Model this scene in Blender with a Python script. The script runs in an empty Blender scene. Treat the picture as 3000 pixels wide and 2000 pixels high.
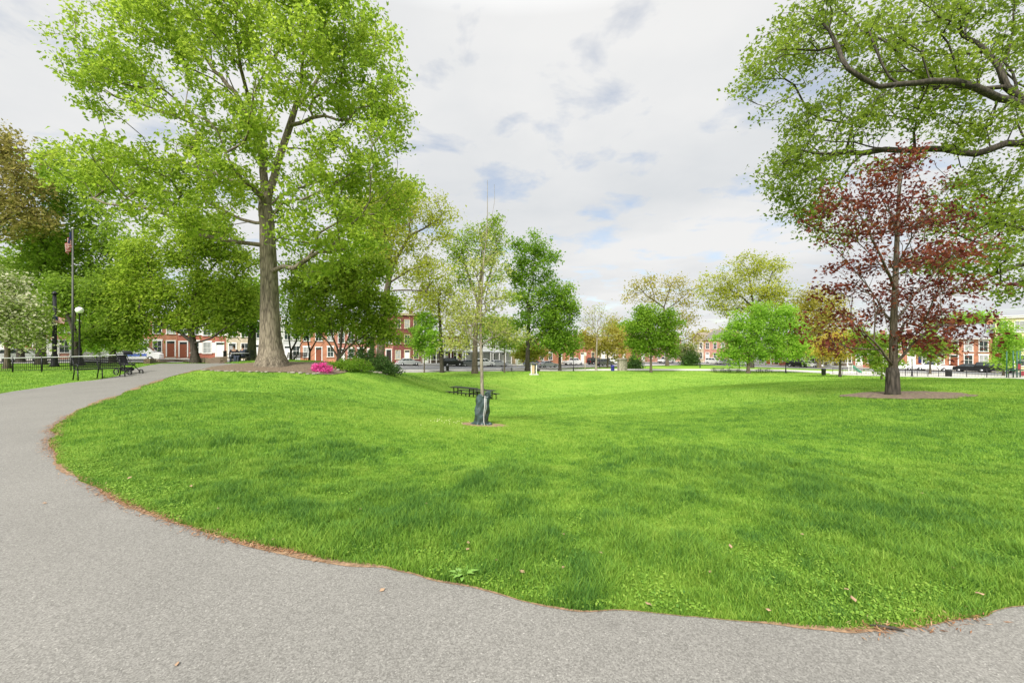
import bpy, math, random
import numpy as np
from mathutils import Vector, Matrix
from mathutils.geometry import delaunay_2d_cdt

rng = np.random.default_rng(7)
random.seed(7)
SC = bpy.context.scene
COL = SC.collection
R = math.radians

# ------------------------------------------------------------------ camera, sky, sun, exposure
F = 1200.0                      # focal length in photo pixels (photo is 3000 wide)
CAMZ = 1.6
cd = bpy.data.cameras.new('camera'); cam = bpy.data.objects.new('camera', cd); COL.objects.link(cam)
cd.sensor_width = 36.0; cd.lens = 36.0 * F / 3000.0
cd.clip_start = 0.05; cd.clip_end = 4000
cam.location = (0, 0, CAMZ); cam.rotation_euler = (R(90), 0, 0)
SC.camera = cam

SUN_EL, SUN_AZ = R(43), R(198)   # azimuth clockwise from +Y: behind the camera, a little left
w = bpy.data.worlds.new('World'); SC.world = w; w.use_nodes = True
nt = w.node_tree; nt.nodes.clear()
def wn(t, **k):
    n = nt.nodes.new(t)
    for a, b in k.items(): setattr(n, a, b)
    return n
def wl(a, b): nt.links.new(a, b)
def wmath(op, a, b=None):
    n = wn('ShaderNodeMath', operation=op)
    for i, v in enumerate((a, b)):
        if v is None: continue
        if isinstance(v, (int, float)): n.inputs[i].default_value = v
        else: wl(v, n.inputs[i])
    return n.outputs[0]
sky = wn('ShaderNodeTexSky', sky_type='NISHITA', sun_disc=False, sun_elevation=SUN_EL, sun_rotation=SUN_AZ)
tc = wn('ShaderNodeTexCoord'); sep = wn('ShaderNodeSeparateXYZ'); wl(tc.outputs['Generated'], sep.inputs[0])
zz = wmath('ADD', wmath('MAXIMUM', sep.outputs[2], 0.0), 0.10)
comb = wn('ShaderNodeCombineXYZ')
wl(wmath('DIVIDE', sep.outputs[0], zz), comb.inputs[0]); wl(wmath('DIVIDE', sep.outputs[1], zz), comb.inputs[1])
cn = wn('ShaderNodeTexNoise'); cn.inputs['Scale'].default_value = 2.7; cn.inputs['Detail'].default_value = 9; cn.inputs['Roughness'].default_value = 0.56
cn.inputs['Distortion'].default_value = 0.25
wl(comb.outputs[0], cn.inputs['Vector'])
cov = wn('ShaderNodeValToRGB'); cov.color_ramp.elements[0].position = 0.32; cov.color_ramp.elements[1].position = 0.47
cov.color_ramp.elements[0].color = (0.50, 0.50, 0.50, 1)
wl(cn.outputs['Fac'], cov.inputs[0])
cn2 = wn('ShaderNodeTexNoise'); cn2.inputs['Scale'].default_value = 0.55; cn2.inputs['Detail'].default_value = 6; cn2.inputs['Roughness'].default_value = 0.55
off = wn('ShaderNodeVectorMath', operation='ADD'); off.inputs[1].default_value = (7.3, 2.1, 0)
wl(comb.outputs[0], off.inputs[0]); wl(off.outputs[0], cn2.inputs['Vector'])
shade = wn('ShaderNodeValToRGB'); shade.color_ramp.elements[0].position = 0.34; shade.color_ramp.elements[1].position = 0.58
shade.color_ramp.elements[0].color = (0.72, 0.745, 0.77, 1); shade.color_ramp.elements[1].color = (0.885, 0.885, 0.88, 1)
wl(cn2.outputs['Fac'], shade.inputs[0])
skys = wn('ShaderNodeVectorMath', operation='SCALE'); skys.inputs['Scale'].default_value = 0.95
wl(sky.outputs[0], skys.inputs[0])
cls = wn('ShaderNodeVectorMath', operation='SCALE'); cls.inputs['Scale'].default_value = 0.655 / 0.12
wl(shade.outputs[0], cls.inputs[0])
# an overcast sky is brightest overhead
mrz = wn('ShaderNodeMapRange'); mrz.inputs['From Min'].default_value = 0.62; mrz.inputs['From Max'].default_value = 1.0
mrz.inputs['To Min'].default_value = 0.655 / 0.12; mrz.inputs['To Max'].default_value = 0.655 * 3.2 / 0.12
wl(sep.outputs[2], mrz.inputs[0]); wl(mrz.outputs[0], cls.inputs['Scale'])
mx = wn('ShaderNodeMixRGB'); wl(cov.outputs[0], mx.inputs[0]); wl(skys.outputs[0], mx.inputs[1]); wl(cls.outputs[0], mx.inputs[2])
bg = wn('ShaderNodeBackground'); bg.inputs['Strength'].default_value = 0.12
wl(mx.outputs[0], bg.inputs[0])
wo = wn('ShaderNodeOutputWorld'); wl(bg.outputs[0], wo.inputs[0])

sd = bpy.data.lights.new('sun', 'SUN'); sd.energy = 4.2; sd.angle = R(16); sd.color = (1.0, 0.965, 0.90)
sun = bpy.data.objects.new('sun', sd); COL.objects.link(sun)
sv = Vector((math.sin(SUN_AZ) * math.cos(SUN_EL), math.cos(SUN_AZ) * math.cos(SUN_EL), math.sin(SUN_EL)))
sun.rotation_euler = sv.to_track_quat('Z', 'Y').to_euler(); sun.location = sv * 60
SC.view_settings.view_transform = 'Standard'; SC.view_settings.look = 'None'
SC.view_settings.exposure = 0.60; SC.view_settings.gamma = 1.0
SC.cycles.use_denoising = True
SC.cycles.max_bounces = 8; SC.cycles.transparent_max_bounces = 8

# ------------------------------------------------------------------ helpers
def P(px, py, D):
    return np.array(((px - 1500) / F * D, D, CAMZ - (py - 1000) / F * D))

def tag(o, label=None, cat=None, group=None, kind=None):
    if label: o['label'] = label
    if cat: o['category'] = cat
    if group: o['group'] = group
    if kind: o['kind'] = kind
    return o

def empty(name, loc, rz=0.0, label=None, cat=None, group=None):
    o = bpy.data.objects.new(name, None); COL.objects.link(o)
    o.empty_display_size = 0.2
    o.location = [float(v) for v in loc]; o.rotation_euler = (0, 0, rz)
    return tag(o, label, cat, group)

def link(name, me, mat, parent=None):
    o = bpy.data.objects.new(name, me); COL.objects.link(o)
    if mat: me.materials.append(mat)
    if parent: o.parent = parent
    return o

def copy_tree(o, parent=None):
    c = o.copy(); COL.objects.link(c); c.parent = parent
    for ch in list(o.children): copy_tree(ch, c)
    return c

def np_mesh(name, V, loops, counts, smooth=False, attrs=None):
    me = bpy.data.meshes.new(name)
    V = np.asarray(V, np.float32); loops = np.asarray(loops, np.int32).ravel(); counts = np.asarray(counts, np.int32)
    me.vertices.add(len(V)); me.vertices.foreach_set('co', V.ravel())
    me.loops.add(len(loops)); me.loops.foreach_set('vertex_index', loops)
    st = np.zeros(len(counts), np.int32); st[1:] = np.cumsum(counts)[:-1]
    me.polygons.add(len(counts)); me.polygons.foreach_set('loop_start', st)
    me.polygons.foreach_set('use_smooth', np.full(len(counts), smooth, bool))
    for k, a in (attrs or {}).items():
        at = me.attributes.new(k, 'FLOAT', 'POINT'); at.data.foreach_set('value', np.asarray(a, np.float32))
    me.update(calc_edges=True)
    return me

class MB:
    """collects simple shapes into one mesh"""
    def __init__(s): s.v = []; s.f = []
    def add(s, vs, fs):
        b = len(s.v); s.v += [tuple(float(c) for c in q) for q in vs]; s.f += [tuple(i + b for i in f) for f in fs]; return s
    def box(s, c, d, rz=0.0, bev=0.0):
        x, y, z = d[0] / 2, d[1] / 2, d[2] / 2
        if bev > 0:
            b = min(bev, x * .9, y * .9, z * .9)
            vs = []
            for sz, ins in ((-z, b), (-z + b, 0), (z - b, 0), (z, b)):
                X, Y = x - ins, y - ins
                vs += [(-X + b, -Y, sz), (X - b, -Y, sz), (X, -Y + b, sz), (X, Y - b, sz), (X - b, Y, sz), (-X + b, Y, sz), (-X, Y - b, sz), (-X, -Y + b, sz)]
            fs = [tuple(range(7, -1, -1)), tuple(range(24, 32))]
            for k in range(3):
                for i in range(8):
                    j = (i + 1) % 8; fs.append((k * 8 + i, k * 8 + j, k * 8 + 8 + j, k * 8 + 8 + i))
        else:
            vs = [(-x, -y, -z), (x, -y, -z), (x, y, -z), (-x, y, -z), (-x, -y, z), (x, -y, z), (x, y, z), (-x, y, z)]
            fs = [(3, 2, 1, 0), (4, 5, 6, 7), (0, 1, 5, 4), (1, 2, 6, 5), (2, 3, 7, 6), (3, 0, 4, 7)]
        cs, sn = math.cos(rz), math.sin(rz)
        return s.add([(c[0] + a * cs - b * sn, c[1] + a * sn + b * cs, c[2] + e) for a, b, e in vs], fs)
    def tube(s, pts, rad, n=8, caps=True):
        pts = [Vector(p) for p in pts]
        if not hasattr(rad, '__len__'): rad = [rad] * len(pts)
        vs = []; fs = []; prev = None
        for i, p in enumerate(pts):
            d = (pts[min(i + 1, len(pts) - 1)] - pts[max(i - 1, 0)])
            if d.length < 1e-9: d = Vector((0, 0, 1))
            d.normalize()
            if prev is None:
                a = d.orthogonal().normalized()
            else:
                a = prev - d * prev.dot(d)
                a = a.normalized() if a.length > 1e-6 else d.orthogonal().normalized()
            prev = a; b = d.cross(a)
            for k in range(n):
                t = 2 * math.pi * k / n
                vs.append(p + (a * math.cos(t) + b * math.sin(t)) * rad[i])
        for i in range(len(pts) - 1):
            for k in range(n):
                j = (k + 1) % n
                fs.append((i * n + k, i * n + j, (i + 1) * n + j, (i + 1) * n + k))
        if caps: fs += [tuple(range(n - 1, -1, -1)), tuple(range((len(pts) - 1) * n, len(pts) * n))]
        return s.add(vs, fs)
    def lathe(s, prof, c=(0, 0, 0), n=16, sx=1, sy=1):
        vs = []; fs = []
        for r, z in prof:
            for k in range(n):
                t = 2 * math.pi * k / n
                vs.append((c[0] + r * math.cos(t) * sx, c[1] + r * math.sin(t) * sy, c[2] + z))
        for i in range(len(prof) - 1):
            for k in range(n):
                j = (k + 1) % n
                fs.append((i * n + k, i * n + j, (i + 1) * n + j, (i + 1) * n + k))
        fs += [tuple(range(n - 1, -1, -1)), tuple(range((len(prof) - 1) * n, len(prof) * n))]
        return s.add(vs, fs)
    def prism(s, poly, y0, y1):
        """poly in x,z ; extruded along y"""
        n = len(poly)
        vs = [(x, y0, z) for x, z in poly] + [(x, y1, z) for x, z in poly]
        fs = [tuple(range(n)), tuple(range(2 * n - 1, n - 1, -1))]
        for i in range(n):
            j = (i + 1) % n; fs.append((i, i + n, j + n, j))
        return s.add(vs, fs)
    def build(s, name, mat, parent=None, smooth=False):
        me = bpy.data.meshes.new(name); me.from_pydata(s.v, [], s.f); me.update()
        if smooth:
            me.polygons.foreach_set('use_smooth', [True] * len(me.polygons))
        return link(name, me, mat, parent)

# value noise in numpy (for real variation of the sward, stones and so on)
_lat = rng.random((64, 64))
def vnoise(x, y, s, sh=0.0):
    x = np.asarray(x) * s + 17.3 + sh; y = np.asarray(y) * s + 5.7 + sh * 1.7
    xi = np.floor(x).astype(int); yi = np.floor(y).astype(int); fx = x - xi; fy = y - yi
    fx = fx * fx * (3 - 2 * fx); fy = fy * fy * (3 - 2 * fy)
    a = _lat[xi % 64, yi % 64]; b = _lat[(xi + 1) % 64, yi % 64]; c = _lat[xi % 64, (yi + 1) % 64]; d = _lat[(xi + 1) % 64, (yi + 1) % 64]
    return (a * (1 - fx) + b * fx) * (1 - fy) + (c * (1 - fx) + d * fx) * fy

# ------------------------------------------------------------------ materials
def newmat(name):
    m = bpy.data.materials.new(name); m.use_nodes = True
    t = m.node_tree; b = t.nodes['Principled BSDF']
    return m, t, b
def plain(name, col, rough=0.6, metal=0.0, var=0.12, scale=6.0, spec=0.4, bump=0.0):
    m, t, b = newmat(name)
    n = t.nodes.new('ShaderNodeTexNoise'); n.inputs['Scale'].default_value = scale; n.inputs['Detail'].default_value = 5
    o = t.nodes.new('ShaderNodeTexCoord'); t.links.new(o.outputs['Object'], n.inputs['Vector'])
    r = t.nodes.new('ShaderNodeValToRGB')
    r.color_ramp.elements[0].position = 0.3; r.color_ramp.elements[1].position = 0.7
    r.color_ramp.elements[0].color = [max(c * (1 - var), 0) for c in col] + [1]
    r.color_ramp.elements[1].color = [min(c * (1 + var), 1) for c in col] + [1]
    t.links.new(n.outputs['Fac'], r.inputs[0]); t.links.new(r.outputs[0], b.inputs['Base Color'])
    b.inputs['Roughness'].default_value = rough; b.inputs['Metallic'].default_value = metal
    b.inputs['Specular IOR Level'].default_value = spec
    if bump:
        bp = t.nodes.new('ShaderNodeBump'); bp.inputs['Strength'].default_value = bump; bp.inputs['Distance'].default_value = 0.02
        t.links.new(n.outputs['Fac'], bp.inputs['Height']); t.links.new(bp.outputs[0], b.inputs['Normal'])
    return m
def brick(name, c1, c2, mortar):
    m, t, b = newmat(name)
    o = t.nodes.new('ShaderNodeTexCoord'); s = t.nodes.new('ShaderNodeSeparateXYZ'); c = t.nodes.new('ShaderNodeCombineXYZ')
    ad = t.nodes.new('ShaderNodeMath'); ad.operation = 'ADD'
    t.links.new(o.outputs['Object'], s.inputs[0]); t.links.new(s.outputs[0], ad.inputs[0]); t.links.new(s.outputs[1], ad.inputs[1])
    t.links.new(ad.outputs[0], c.inputs[0]); t.links.new(s.outputs[2], c.inputs[1])
    k = t.nodes.new('ShaderNodeTexBrick'); k.inputs['Scale'].default_value = 4.2
    k.inputs['Color1'].default_value = (*c1, 1); k.inputs['Color2'].default_value = (*c2, 1); k.inputs['Mortar'].default_value = (*mortar, 1)
    k.inputs['Mortar Size'].default_value = 0.015
    t.links.new(c.outputs[0], k.inputs['Vector'])
    n = t.nodes.new('ShaderNodeTexNoise'); n.inputs['Scale'].default_value = 0.9; n.inputs['Detail'].default_value = 6
    t.links.new(o.outputs['Object'], n.inputs['Vector'])
    mr = t.nodes.new('ShaderNodeMapRange'); mr.inputs['From Min'].default_value = .3; mr.inputs['From Max'].default_value = .7
    mr.inputs['To Min'].default_value = .72; mr.inputs['To Max'].default_value = 1.2
    t.links.new(n.outputs['Fac'], mr.inputs[0])
    mu = t.nodes.new('ShaderNodeMixRGB'); mu.blend_type = 'MULTIPLY'; mu.inputs[0].default_value = 1
    t.links.new(k.outputs[0], mu.inputs[1]); t.links.new(mr.outputs[0], mu.inputs[2]); t.links.new(mu.outputs[0], b.inputs['Base Color'])
    b.inputs['Roughness'].default_value = .85
    return m
def foliage(name, cols, trans=0.38, rough=0.55, spec=0.25):
    """cols: dark, mid, light leaf colours, picked by a per-leaf attribute"""
    m, t, b = newmat(name)
    a = t.nodes.new('ShaderNodeAttribute'); a.attribute_name = 'tint'
    r = t.nodes.new('ShaderNodeValToRGB'); e = r.color_ramp.elements
    e[0].position = 0.0; e[0].color = (*cols[0], 1); e[1].position = 1.0; e[1].color = (*cols[2], 1)
    k = e.new(0.5); k.color = (*cols[1], 1)
    t.links.new(a.outputs['Fac'], r.inputs[0]); t.links.new(r.outputs[0], b.inputs['Base Color'])
    b.inputs['Roughness'].default_value = rough; b.inputs['Specular IOR Level'].default_value = spec
    tr = t.nodes.new('ShaderNodeBsdfTranslucent')
    hs = t.nodes.new('ShaderNodeHueSaturation'); hs.inputs['Value'].default_value = 1.7; hs.inputs['Saturation'].default_value = 0.98
    t.links.new(r.outputs[0], hs.inputs['Color']); t.links.new(hs.outputs[0], tr.inputs[0])
    mxs = t.nodes.new('ShaderNodeMixShader'); mxs.inputs[0].default_value = trans
    t.links.new(b.outputs[0], mxs.inputs[1]); t.links.new(tr.outputs[0], mxs.inputs[2])
    t.links.new(mxs.outputs[0], t.nodes['Material Output'].inputs[0])
    return m
def bark(name, c1, c2, scale=5.0, bump=0.6):
    m, t, b = newmat(name)
    o = t.nodes.new('ShaderNodeTexCoord'); mp = t.nodes.new('ShaderNodeMapping'); mp.inputs['Scale'].default_value = (1, 1, 0.16)
    t.links.new(o.outputs['Object'], mp.inputs[0])
    n = t.nodes.new('ShaderNodeTexNoise'); n.inputs['Scale'].default_value = scale; n.inputs['Detail'].default_value = 8; n.inputs['Roughness'].default_value = .65
    v = t.nodes.new('ShaderNodeTexVoronoi'); v.inputs['Scale'].default_value = scale * 2.2; v.feature = 'DISTANCE_TO_EDGE'
    t.links.new(mp.outputs[0], n.inputs['Vector']); t.links.new(mp.outputs[0], v.inputs['Vector'])
    mu = t.nodes.new('ShaderNodeMath'); mu.operation = 'MULTIPLY_ADD'; mu.inputs[1].default_value = .9
    t.links.new(v.outputs['Distance'], mu.inputs[0]); t.links.new(n.outputs['Fac'], mu.inputs[2])
    r = t.nodes.new('ShaderNodeValToRGB'); r.color_ramp.elements[0].position = .38; r.color_ramp.elements[1].position = .8
    r.color_ramp.elements[0].color = (*c1, 1); r.color_ramp.elements[1].color = (*c2, 1)
    t.links.new(mu.outputs[0], r.inputs[0]); t.links.new(r.outputs[0], b.inputs['Base Color'])
    bp = t.nodes.new('ShaderNodeBump'); bp.inputs['Strength'].default_value = bump; bp.inputs['Distance'].default_value = .05
    t.links.new(mu.outputs[0], bp.inputs['Height']); t.links.new(bp.outputs[0], b.inputs['Normal'])
    b.inputs['Roughness'].default_value = .9; b.inputs['Specular IOR Level'].default_value = .15
    return m

def asphalt(name, lo, hi, scale=1.0, stains=True):
    m, t, b = newmat(name)
    o = t.nodes.new('ShaderNodeTexCoord')
    g = t.nodes.new('ShaderNodeTexVoronoi'); g.inputs['Scale'].default_value = 95 * scale
    g2 = t.nodes.new('ShaderNodeTexNoise'); g2.inputs['Scale'].default_value = 38 * scale; g2.inputs['Detail'].default_value = 8; g2.inputs['Roughness'].default_value = .8
    n = t.nodes.new('ShaderNodeTexNoise'); n.inputs['Scale'].default_value = .8; n.inputs['Detail'].default_value = 7; n.inputs['Roughness'].default_value = .6
    for q in (g, g2, n): t.links.new(o.outputs['Object'], q.inputs['Vector'])
    sp = t.nodes.new('ShaderNodeSeparateColor'); t.links.new(g.outputs['Color'], sp.inputs[0])
    a = t.nodes.new('ShaderNodeMath'); a.operation = 'MULTIPLY_ADD'; a.inputs[1].default_value = .55
    t.links.new(sp.outputs[0], a.inputs[0])
    h = t.nodes.new('ShaderNodeMath'); h.operation = 'MULTIPLY'; h.inputs[1].default_value = .6
    t.links.new(g2.outputs['Fac'], h.inputs[0]); t.links.new(h.outputs[0], a.inputs[2])
    r = t.nodes.new('ShaderNodeValToRGB'); e = r.color_ramp.elements
    e[0].position = .15; e[0].color = (*lo, 1); e[1].position = .85; e[1].color = (*hi, 1)
    k = e.new(.93); k.color = (*[min(c * 1.7, .8) for c in hi], 1)
    t.links.new(a.outputs[0], r.inputs[0])
    mr = t.nodes.new('ShaderNodeMapRange'); mr.inputs['From Min'].default_value = .3; mr.inputs['From Max'].default_value = .7
    mr.inputs['To Min'].default_value = .91; mr.inputs['To Max'].default_value = 1.06
    t.links.new(n.outputs['Fac'], mr.inputs[0])
    mu = t.nodes.new('ShaderNodeMixRGB'); mu.blend_type = 'MULTIPLY'; mu.inputs[0].default_value = 1
    t.links.new(r.outputs[0], mu.inputs[1]); t.links.new(mr.outputs[0], mu.inputs[2]); t.links.new(mu.outputs[0], b.inputs['Base Color'])
    bp = t.nodes.new('ShaderNodeBump'); bp.inputs['Strength'].default_value = .5; bp.inputs['Distance'].default_value = .006
    t.links.new(a.outputs[0], bp.inputs['Height']); t.links.new(bp.outputs[0], b.inputs['Normal'])
    b.inputs['Roughness'].default_value = .88; b.inputs['Specular IOR Level'].default_value = .25
    return m

GRASS_COLS = ((.066, .162, .026), (.158, .290, .032), (.250, .365, .055))
def lawn_mat():
    m, t, b = newmat('lawn_sward')
    a = t.nodes.new('ShaderNodeAttribute'); a.attribute_name = 'tint'
    o = t.nodes.new('ShaderNodeTexCoord')
    n = t.nodes.new('ShaderNodeTexNoise'); n.inputs['Scale'].default_value = 5; n.inputs['Detail'].default_value = 10; n.inputs['Roughness'].default_value = .75
    n2 = t.nodes.new('ShaderNodeTexNoise'); n2.inputs['Scale'].default_value = 60; n2.inputs['Detail'].default_value = 4; n2.inputs['Roughness'].default_value = .7
    for q in (n, n2): t.links.new(o.outputs['Object'], q.inputs['Vector'])
    s1 = t.nodes.new('ShaderNodeMath'); s1.operation = 'MULTIPLY_ADD'; s1.inputs[1].default_value = .7
    t.links.new(n.outputs['Fac'], s1.inputs[0]); t.links.new(a.outputs['Fac'], s1.inputs[2])
    s2 = t.nodes.new('ShaderNodeMath'); s2.operation = 'MULTIPLY_ADD'; s2.inputs[1].default_value = .5
    t.links.new(n2.outputs['Fac'], s2.inputs[0]); t.links.new(s1.outputs[0], s2.inputs[2])
    s3 = t.nodes.new('ShaderNodeMath'); s3.operation = 'SUBTRACT'; s3.inputs[1].default_value = .60; t.links.new(s2.outputs[0], s3.inputs[0])
    r = t.nodes.new('ShaderNodeValToRGB'); e = r.color_ramp.elements
    e[0].color = (*[c * .9 for c in GRASS_COLS[0]], 1); e[1].color = (*GRASS_COLS[2], 1); k = e.new(.5); k.color = (*GRASS_COLS[1], 1)
    t.links.new(s3.outputs[0], r.inputs[0]); t.links.new(r.outputs[0], b.inputs['Base Color'])
    bp = t.nodes.new('ShaderNodeBump'); bp.inputs['Strength'].default_value = .8; bp.inputs['Distance'].default_value = .04
    t.links.new(s2.outputs[0], bp.inputs['Height']); t.links.new(bp.outputs[0], b.inputs['Normal'])
    b.inputs['Roughness'].default_value = .9; b.inputs['Specular IOR Level'].default_value = .1
    return m

M = {}
M['lawn'] = lawn_mat()
M['grass'] = foliage('grass_blades', GRASS_COLS, trans=.30, rough=.6, spec=.2)
M['path'] = asphalt('worn_asphalt', (.104, .098, .088), (.248, .238, .216), 1.5)
M['road'] = asphalt('road_asphalt', (.15, .15, .15), (.27, .27, .27), .3)
M['concrete'] = asphalt('pale_concrete', (.36, .345, .31), (.54, .515, .465), .3)
M['mulch'] = plain('bark_mulch', (.155, .115, .078), .95, var=.55, scale=14, bump=.9)
M['soil'] = plain('bare_soil', (.24, .165, .09), .95, var=.3, scale=18, bump=.8)
M['lip'] = plain('edge_soil', (.23, .145, .085), .95, var=.45, scale=30, bump=.8)
M['needles'] = foliage('dry_needles', ((.13, .055, .025), (.29, .14, .065), (.40, .28, .16)), .1)
M['black_metal'] = plain('black_metal', (.014, .014, .016), .4, .3, var=.3)
M['black_paint'] = plain('black_paint', (.012, .013, .013), .45, 0, var=.25)
M['green_paint'] = plain('dark_green_paint', (.02, .09, .05), .4)
M['slide_green'] = plain('slide_plastic', (.12, .42, .28), .35)
M['red_paint'] = plain('red_paint', (.50, .03, .03), .4)
M['maroon'] = plain('maroon_paint', (.22, .02, .03), .4)
M['white'] = plain('white_paint', (.76, .75, .72), .55, var=.05)
M['cream'] = plain('cream_paint', (.60, .52, .36), .7, var=.08)
M['tan'] = plain('tan_panel', (.45, .34, .2), .7)
M['grey_trim'] = plain('grey_trim', (.35, .36, .36), .7)
M['dark_trim'] = plain('dark_trim', (.05, .045, .04), .7)
M['navy'] = plain('navy_paint', (.02, .025, .10), .5)
M['slate'] = plain('slate_roof', (.24, .25, .27), .8, var=.3, scale=3, bump=.3)
M['dark_roof'] = plain('dark_shingle_roof', (.16, .145, .13), .9, var=.25, scale=4, bump=.3)
M['brown_roof'] = plain('weathered_roof', (.25, .21, .16), .9, var=.2, scale=4, bump=.3)
M['stone'] = plain('field_stone', (.27, .245, .195), .9, var=.4, scale=5, bump=.8)
M['pillar_stone'] = plain('pillar_stone', (.30, .27, .22), .9, var=.5, scale=4, bump=1)
M['glass'] = plain('window_glass', (.035, .045, .05), .08, 0, var=.4, scale=1.5, spec=.7)
M['blind'] = plain('window_with_blinds', (.33, .34, .33), .3, 0, var=.25, scale=2, spec=.5)
M['tyre'] = plain('tyre_rubber', (.015, .015, .015), .8)
M['rim'] = plain('alloy_rim', (.45, .45, .46), .3, .8)
M['lamp_glass'] = plain('milky_globe', (.85, .85, .84), .25, var=.02)
M['bag'] = plain('green_bag_vinyl', (.034, .056, .056), .36, 0, var=.6, scale=9, spec=.6, bump=1.0)
M['skin'] = plain('skin', (.42, .25, .17), .6)
M['hair'] = plain('dark_hair', (.02, .014, .01), .7)
M['cloth_dark'] = plain('dark_clothing', (.018, .018, .022), .9)
M['cloth_blue'] = plain('blue_grey_clothing', (.05, .06, .09), .9)
M['blue_bin'] = plain('blue_plastic', (.03, .03, .26), .4)
M['headlight'] = plain('headlamp_glass', (.7, .7, .7), .15, 0, spec=.8)
M['tail'] = plain('tail_lamp', (.45, .02, .02), .25)
BR = {'red': brick('red_brick', (.40, .115, .07), (.31, .085, .05), (.36, .24, .19)),
      'orange': brick('orange_brick', (.46, .18, .09), (.38, .14, .07), (.42, .32, .24)),
      'dark': brick('dark_red_brick', (.20, .045, .035), (.15, .035, .03), (.18, .12, .10)),
      'pink': brick('pink_brick', (.50, .24, .18), (.42, .19, .14), (.48, .38, .32)),
      'salmon': brick('salmon_brick', (.44, .17, .13), (.36, .13, .10), (.42, .30, .25)),
      'tan': brick('tan_brick', (.50, .43, .31), (.44, .37, .26), (.48, .43, .34)),
      'white': plain('white_siding', (.66, .66, .62), .7, var=.06),
      'grey': plain('grey_siding', (.46, .47, .45), .7, var=.08),
      'sage': plain('sage_siding', (.42, .46, .38), .7, var=.08),
      'yellow': plain('pale_yellow_siding', (.66, .58, .34), .7, var=.06),
      'brown': plain('brown_siding', (.20, .16, .12), .8, var=.1)}

# ------------------------------------------------------------------ terrain
U = np.array((.871, .491)); N = np.array((.491, -.871))        # row-house street direction, and out of it towards the park
A0 = np.array((-28.4, 82.0))                                     # a point on the long house front
C0 = A0 + 95.0 * U                                               # street corner; the second row runs along N from it
def row1(t, d=0.0): return A0 + t * U + d * N
def row2(s, d=0.0): return C0 + s * N - d * U
def t_of(px, d=0.0):
    k = (px - 1500) / F; o = A0 + d * N
    return (k * o[1] - o[0]) / (U[0] - k * U[1])
def s_of(px, d=0.0):
    k = (px - 1500) / F; o = C0 - d * U
    return (k * o[1] - o[0]) / (N[0] - k * N[1])

cps = []
def cp(px, py, D): q = P(px, py, D); cps.append((q[0], q[1], q[2]))
for x in (-24, -14, -7, 0, 7, 14, 26):
    for y in (-30, -12, -3):
        cps.append((x, y, 0.0))
for x, y in ((-4, 2), (0, 2), (4, 2), (-7, 6), (-4, 5.5), (0, 4), (4, 4), (-12, 9), (8, 3), (12, 4)): cps.append((x, y, 0.0))
cp(1413, 1247, 9.8); cp(1350, 1165, 32); cp(2615, 1155, 13); cp(795, 1060, 22); cp(275, 1113, 17.2); cp(0, 1153, 12.6)
cp(600, 1072, 22.5); cp(400, 1085, 21); cp(700, 1089, 20.2); cp(1000, 1095, 23); cp(1130, 1090, 27); cp(470, 1066, 27); cp(690, 1067, 30)
cp(560, 1064, 31); cp(150, 1092, 22); cp(870, 1062, 38); cp(990, 1062, 32)
cps += [(-6, 13, -.10), (-3, 16, -1.05), (4, 12, -.62), (0, 20, -1.55), (3, 26, -2.15), (9, 22, -1.2), (20, 24, -.7), (20, 14, -.05), (-8, 27, -.95), (-8, 40, -2.2), (0, 45, -3.45), (16, 45, -3.1), (35, 40, -2.2), (45, 25, -.6)]
cp(1190, 1091, 69); cp(1500, 1085, 79); cp(1900, 1084, 80); cp(2300, 1087, 76); cp(2460, 1098, 64); cp(2700, 1103, 57); cp(2930, 1107, 49); cp(3100, 1110, 45)
for t, z in ((-75, -.7), (-50, -1.2), (-38, -1.2), (-22, -1.7), (-8, -2.6), (8, -3.3), (25, -4.0), (45, -4.25), (70, -4.5), (95, -4.7)):
    for d in (-10, 6): q = row1(t, d); cps.append((q[0], q[1], z))
for s, z in ((20, -4.7), (40, -4.3), (60, -3.9), (75, -3.5), (95, -3.0)):
    for d in (-10, 6): q = row2(s, d); cps.append((q[0], q[1], z))
for a in range(0, 360, 20):
    for r_, z0 in ((230, -4.0), (700, -4.0)):
        x, y = r_ * math.sin(R(a)), r_ * math.cos(R(a)); cps.append((x, y, z0 * (.5 + .5 * math.cos(R(a)))))
cps = np.array(cps); CC = 5.0
_d = np.sqrt(((cps[:, None, :2] - cps[None, :, :2]) ** 2).sum(-1) + CC * CC)
_W = np.linalg.solve(_d + np.eye(len(cps)) * -.25, cps[:, 2] - (-2.0))
def H(x, y):
    x = np.atleast_1d(np.asarray(x, float)); y = np.atleast_1d(np.asarray(y, float)); out = np.empty(len(x))
    for i in range(0, len(x), 50000):
        sl = slice(i, i + 50000)
        out[sl] = np.sqrt((x[sl, None] - cps[:, 0]) ** 2 + (y[sl, None] - cps[:, 1]) ** 2 + CC * CC) @ _W - 2.0
    return out
def h1(x, y): return float(H(x, y)[0])
def G(px, D):
    x = (px - 1500) / F * D; return np.array((x, D, h1(x, D)))

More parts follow.
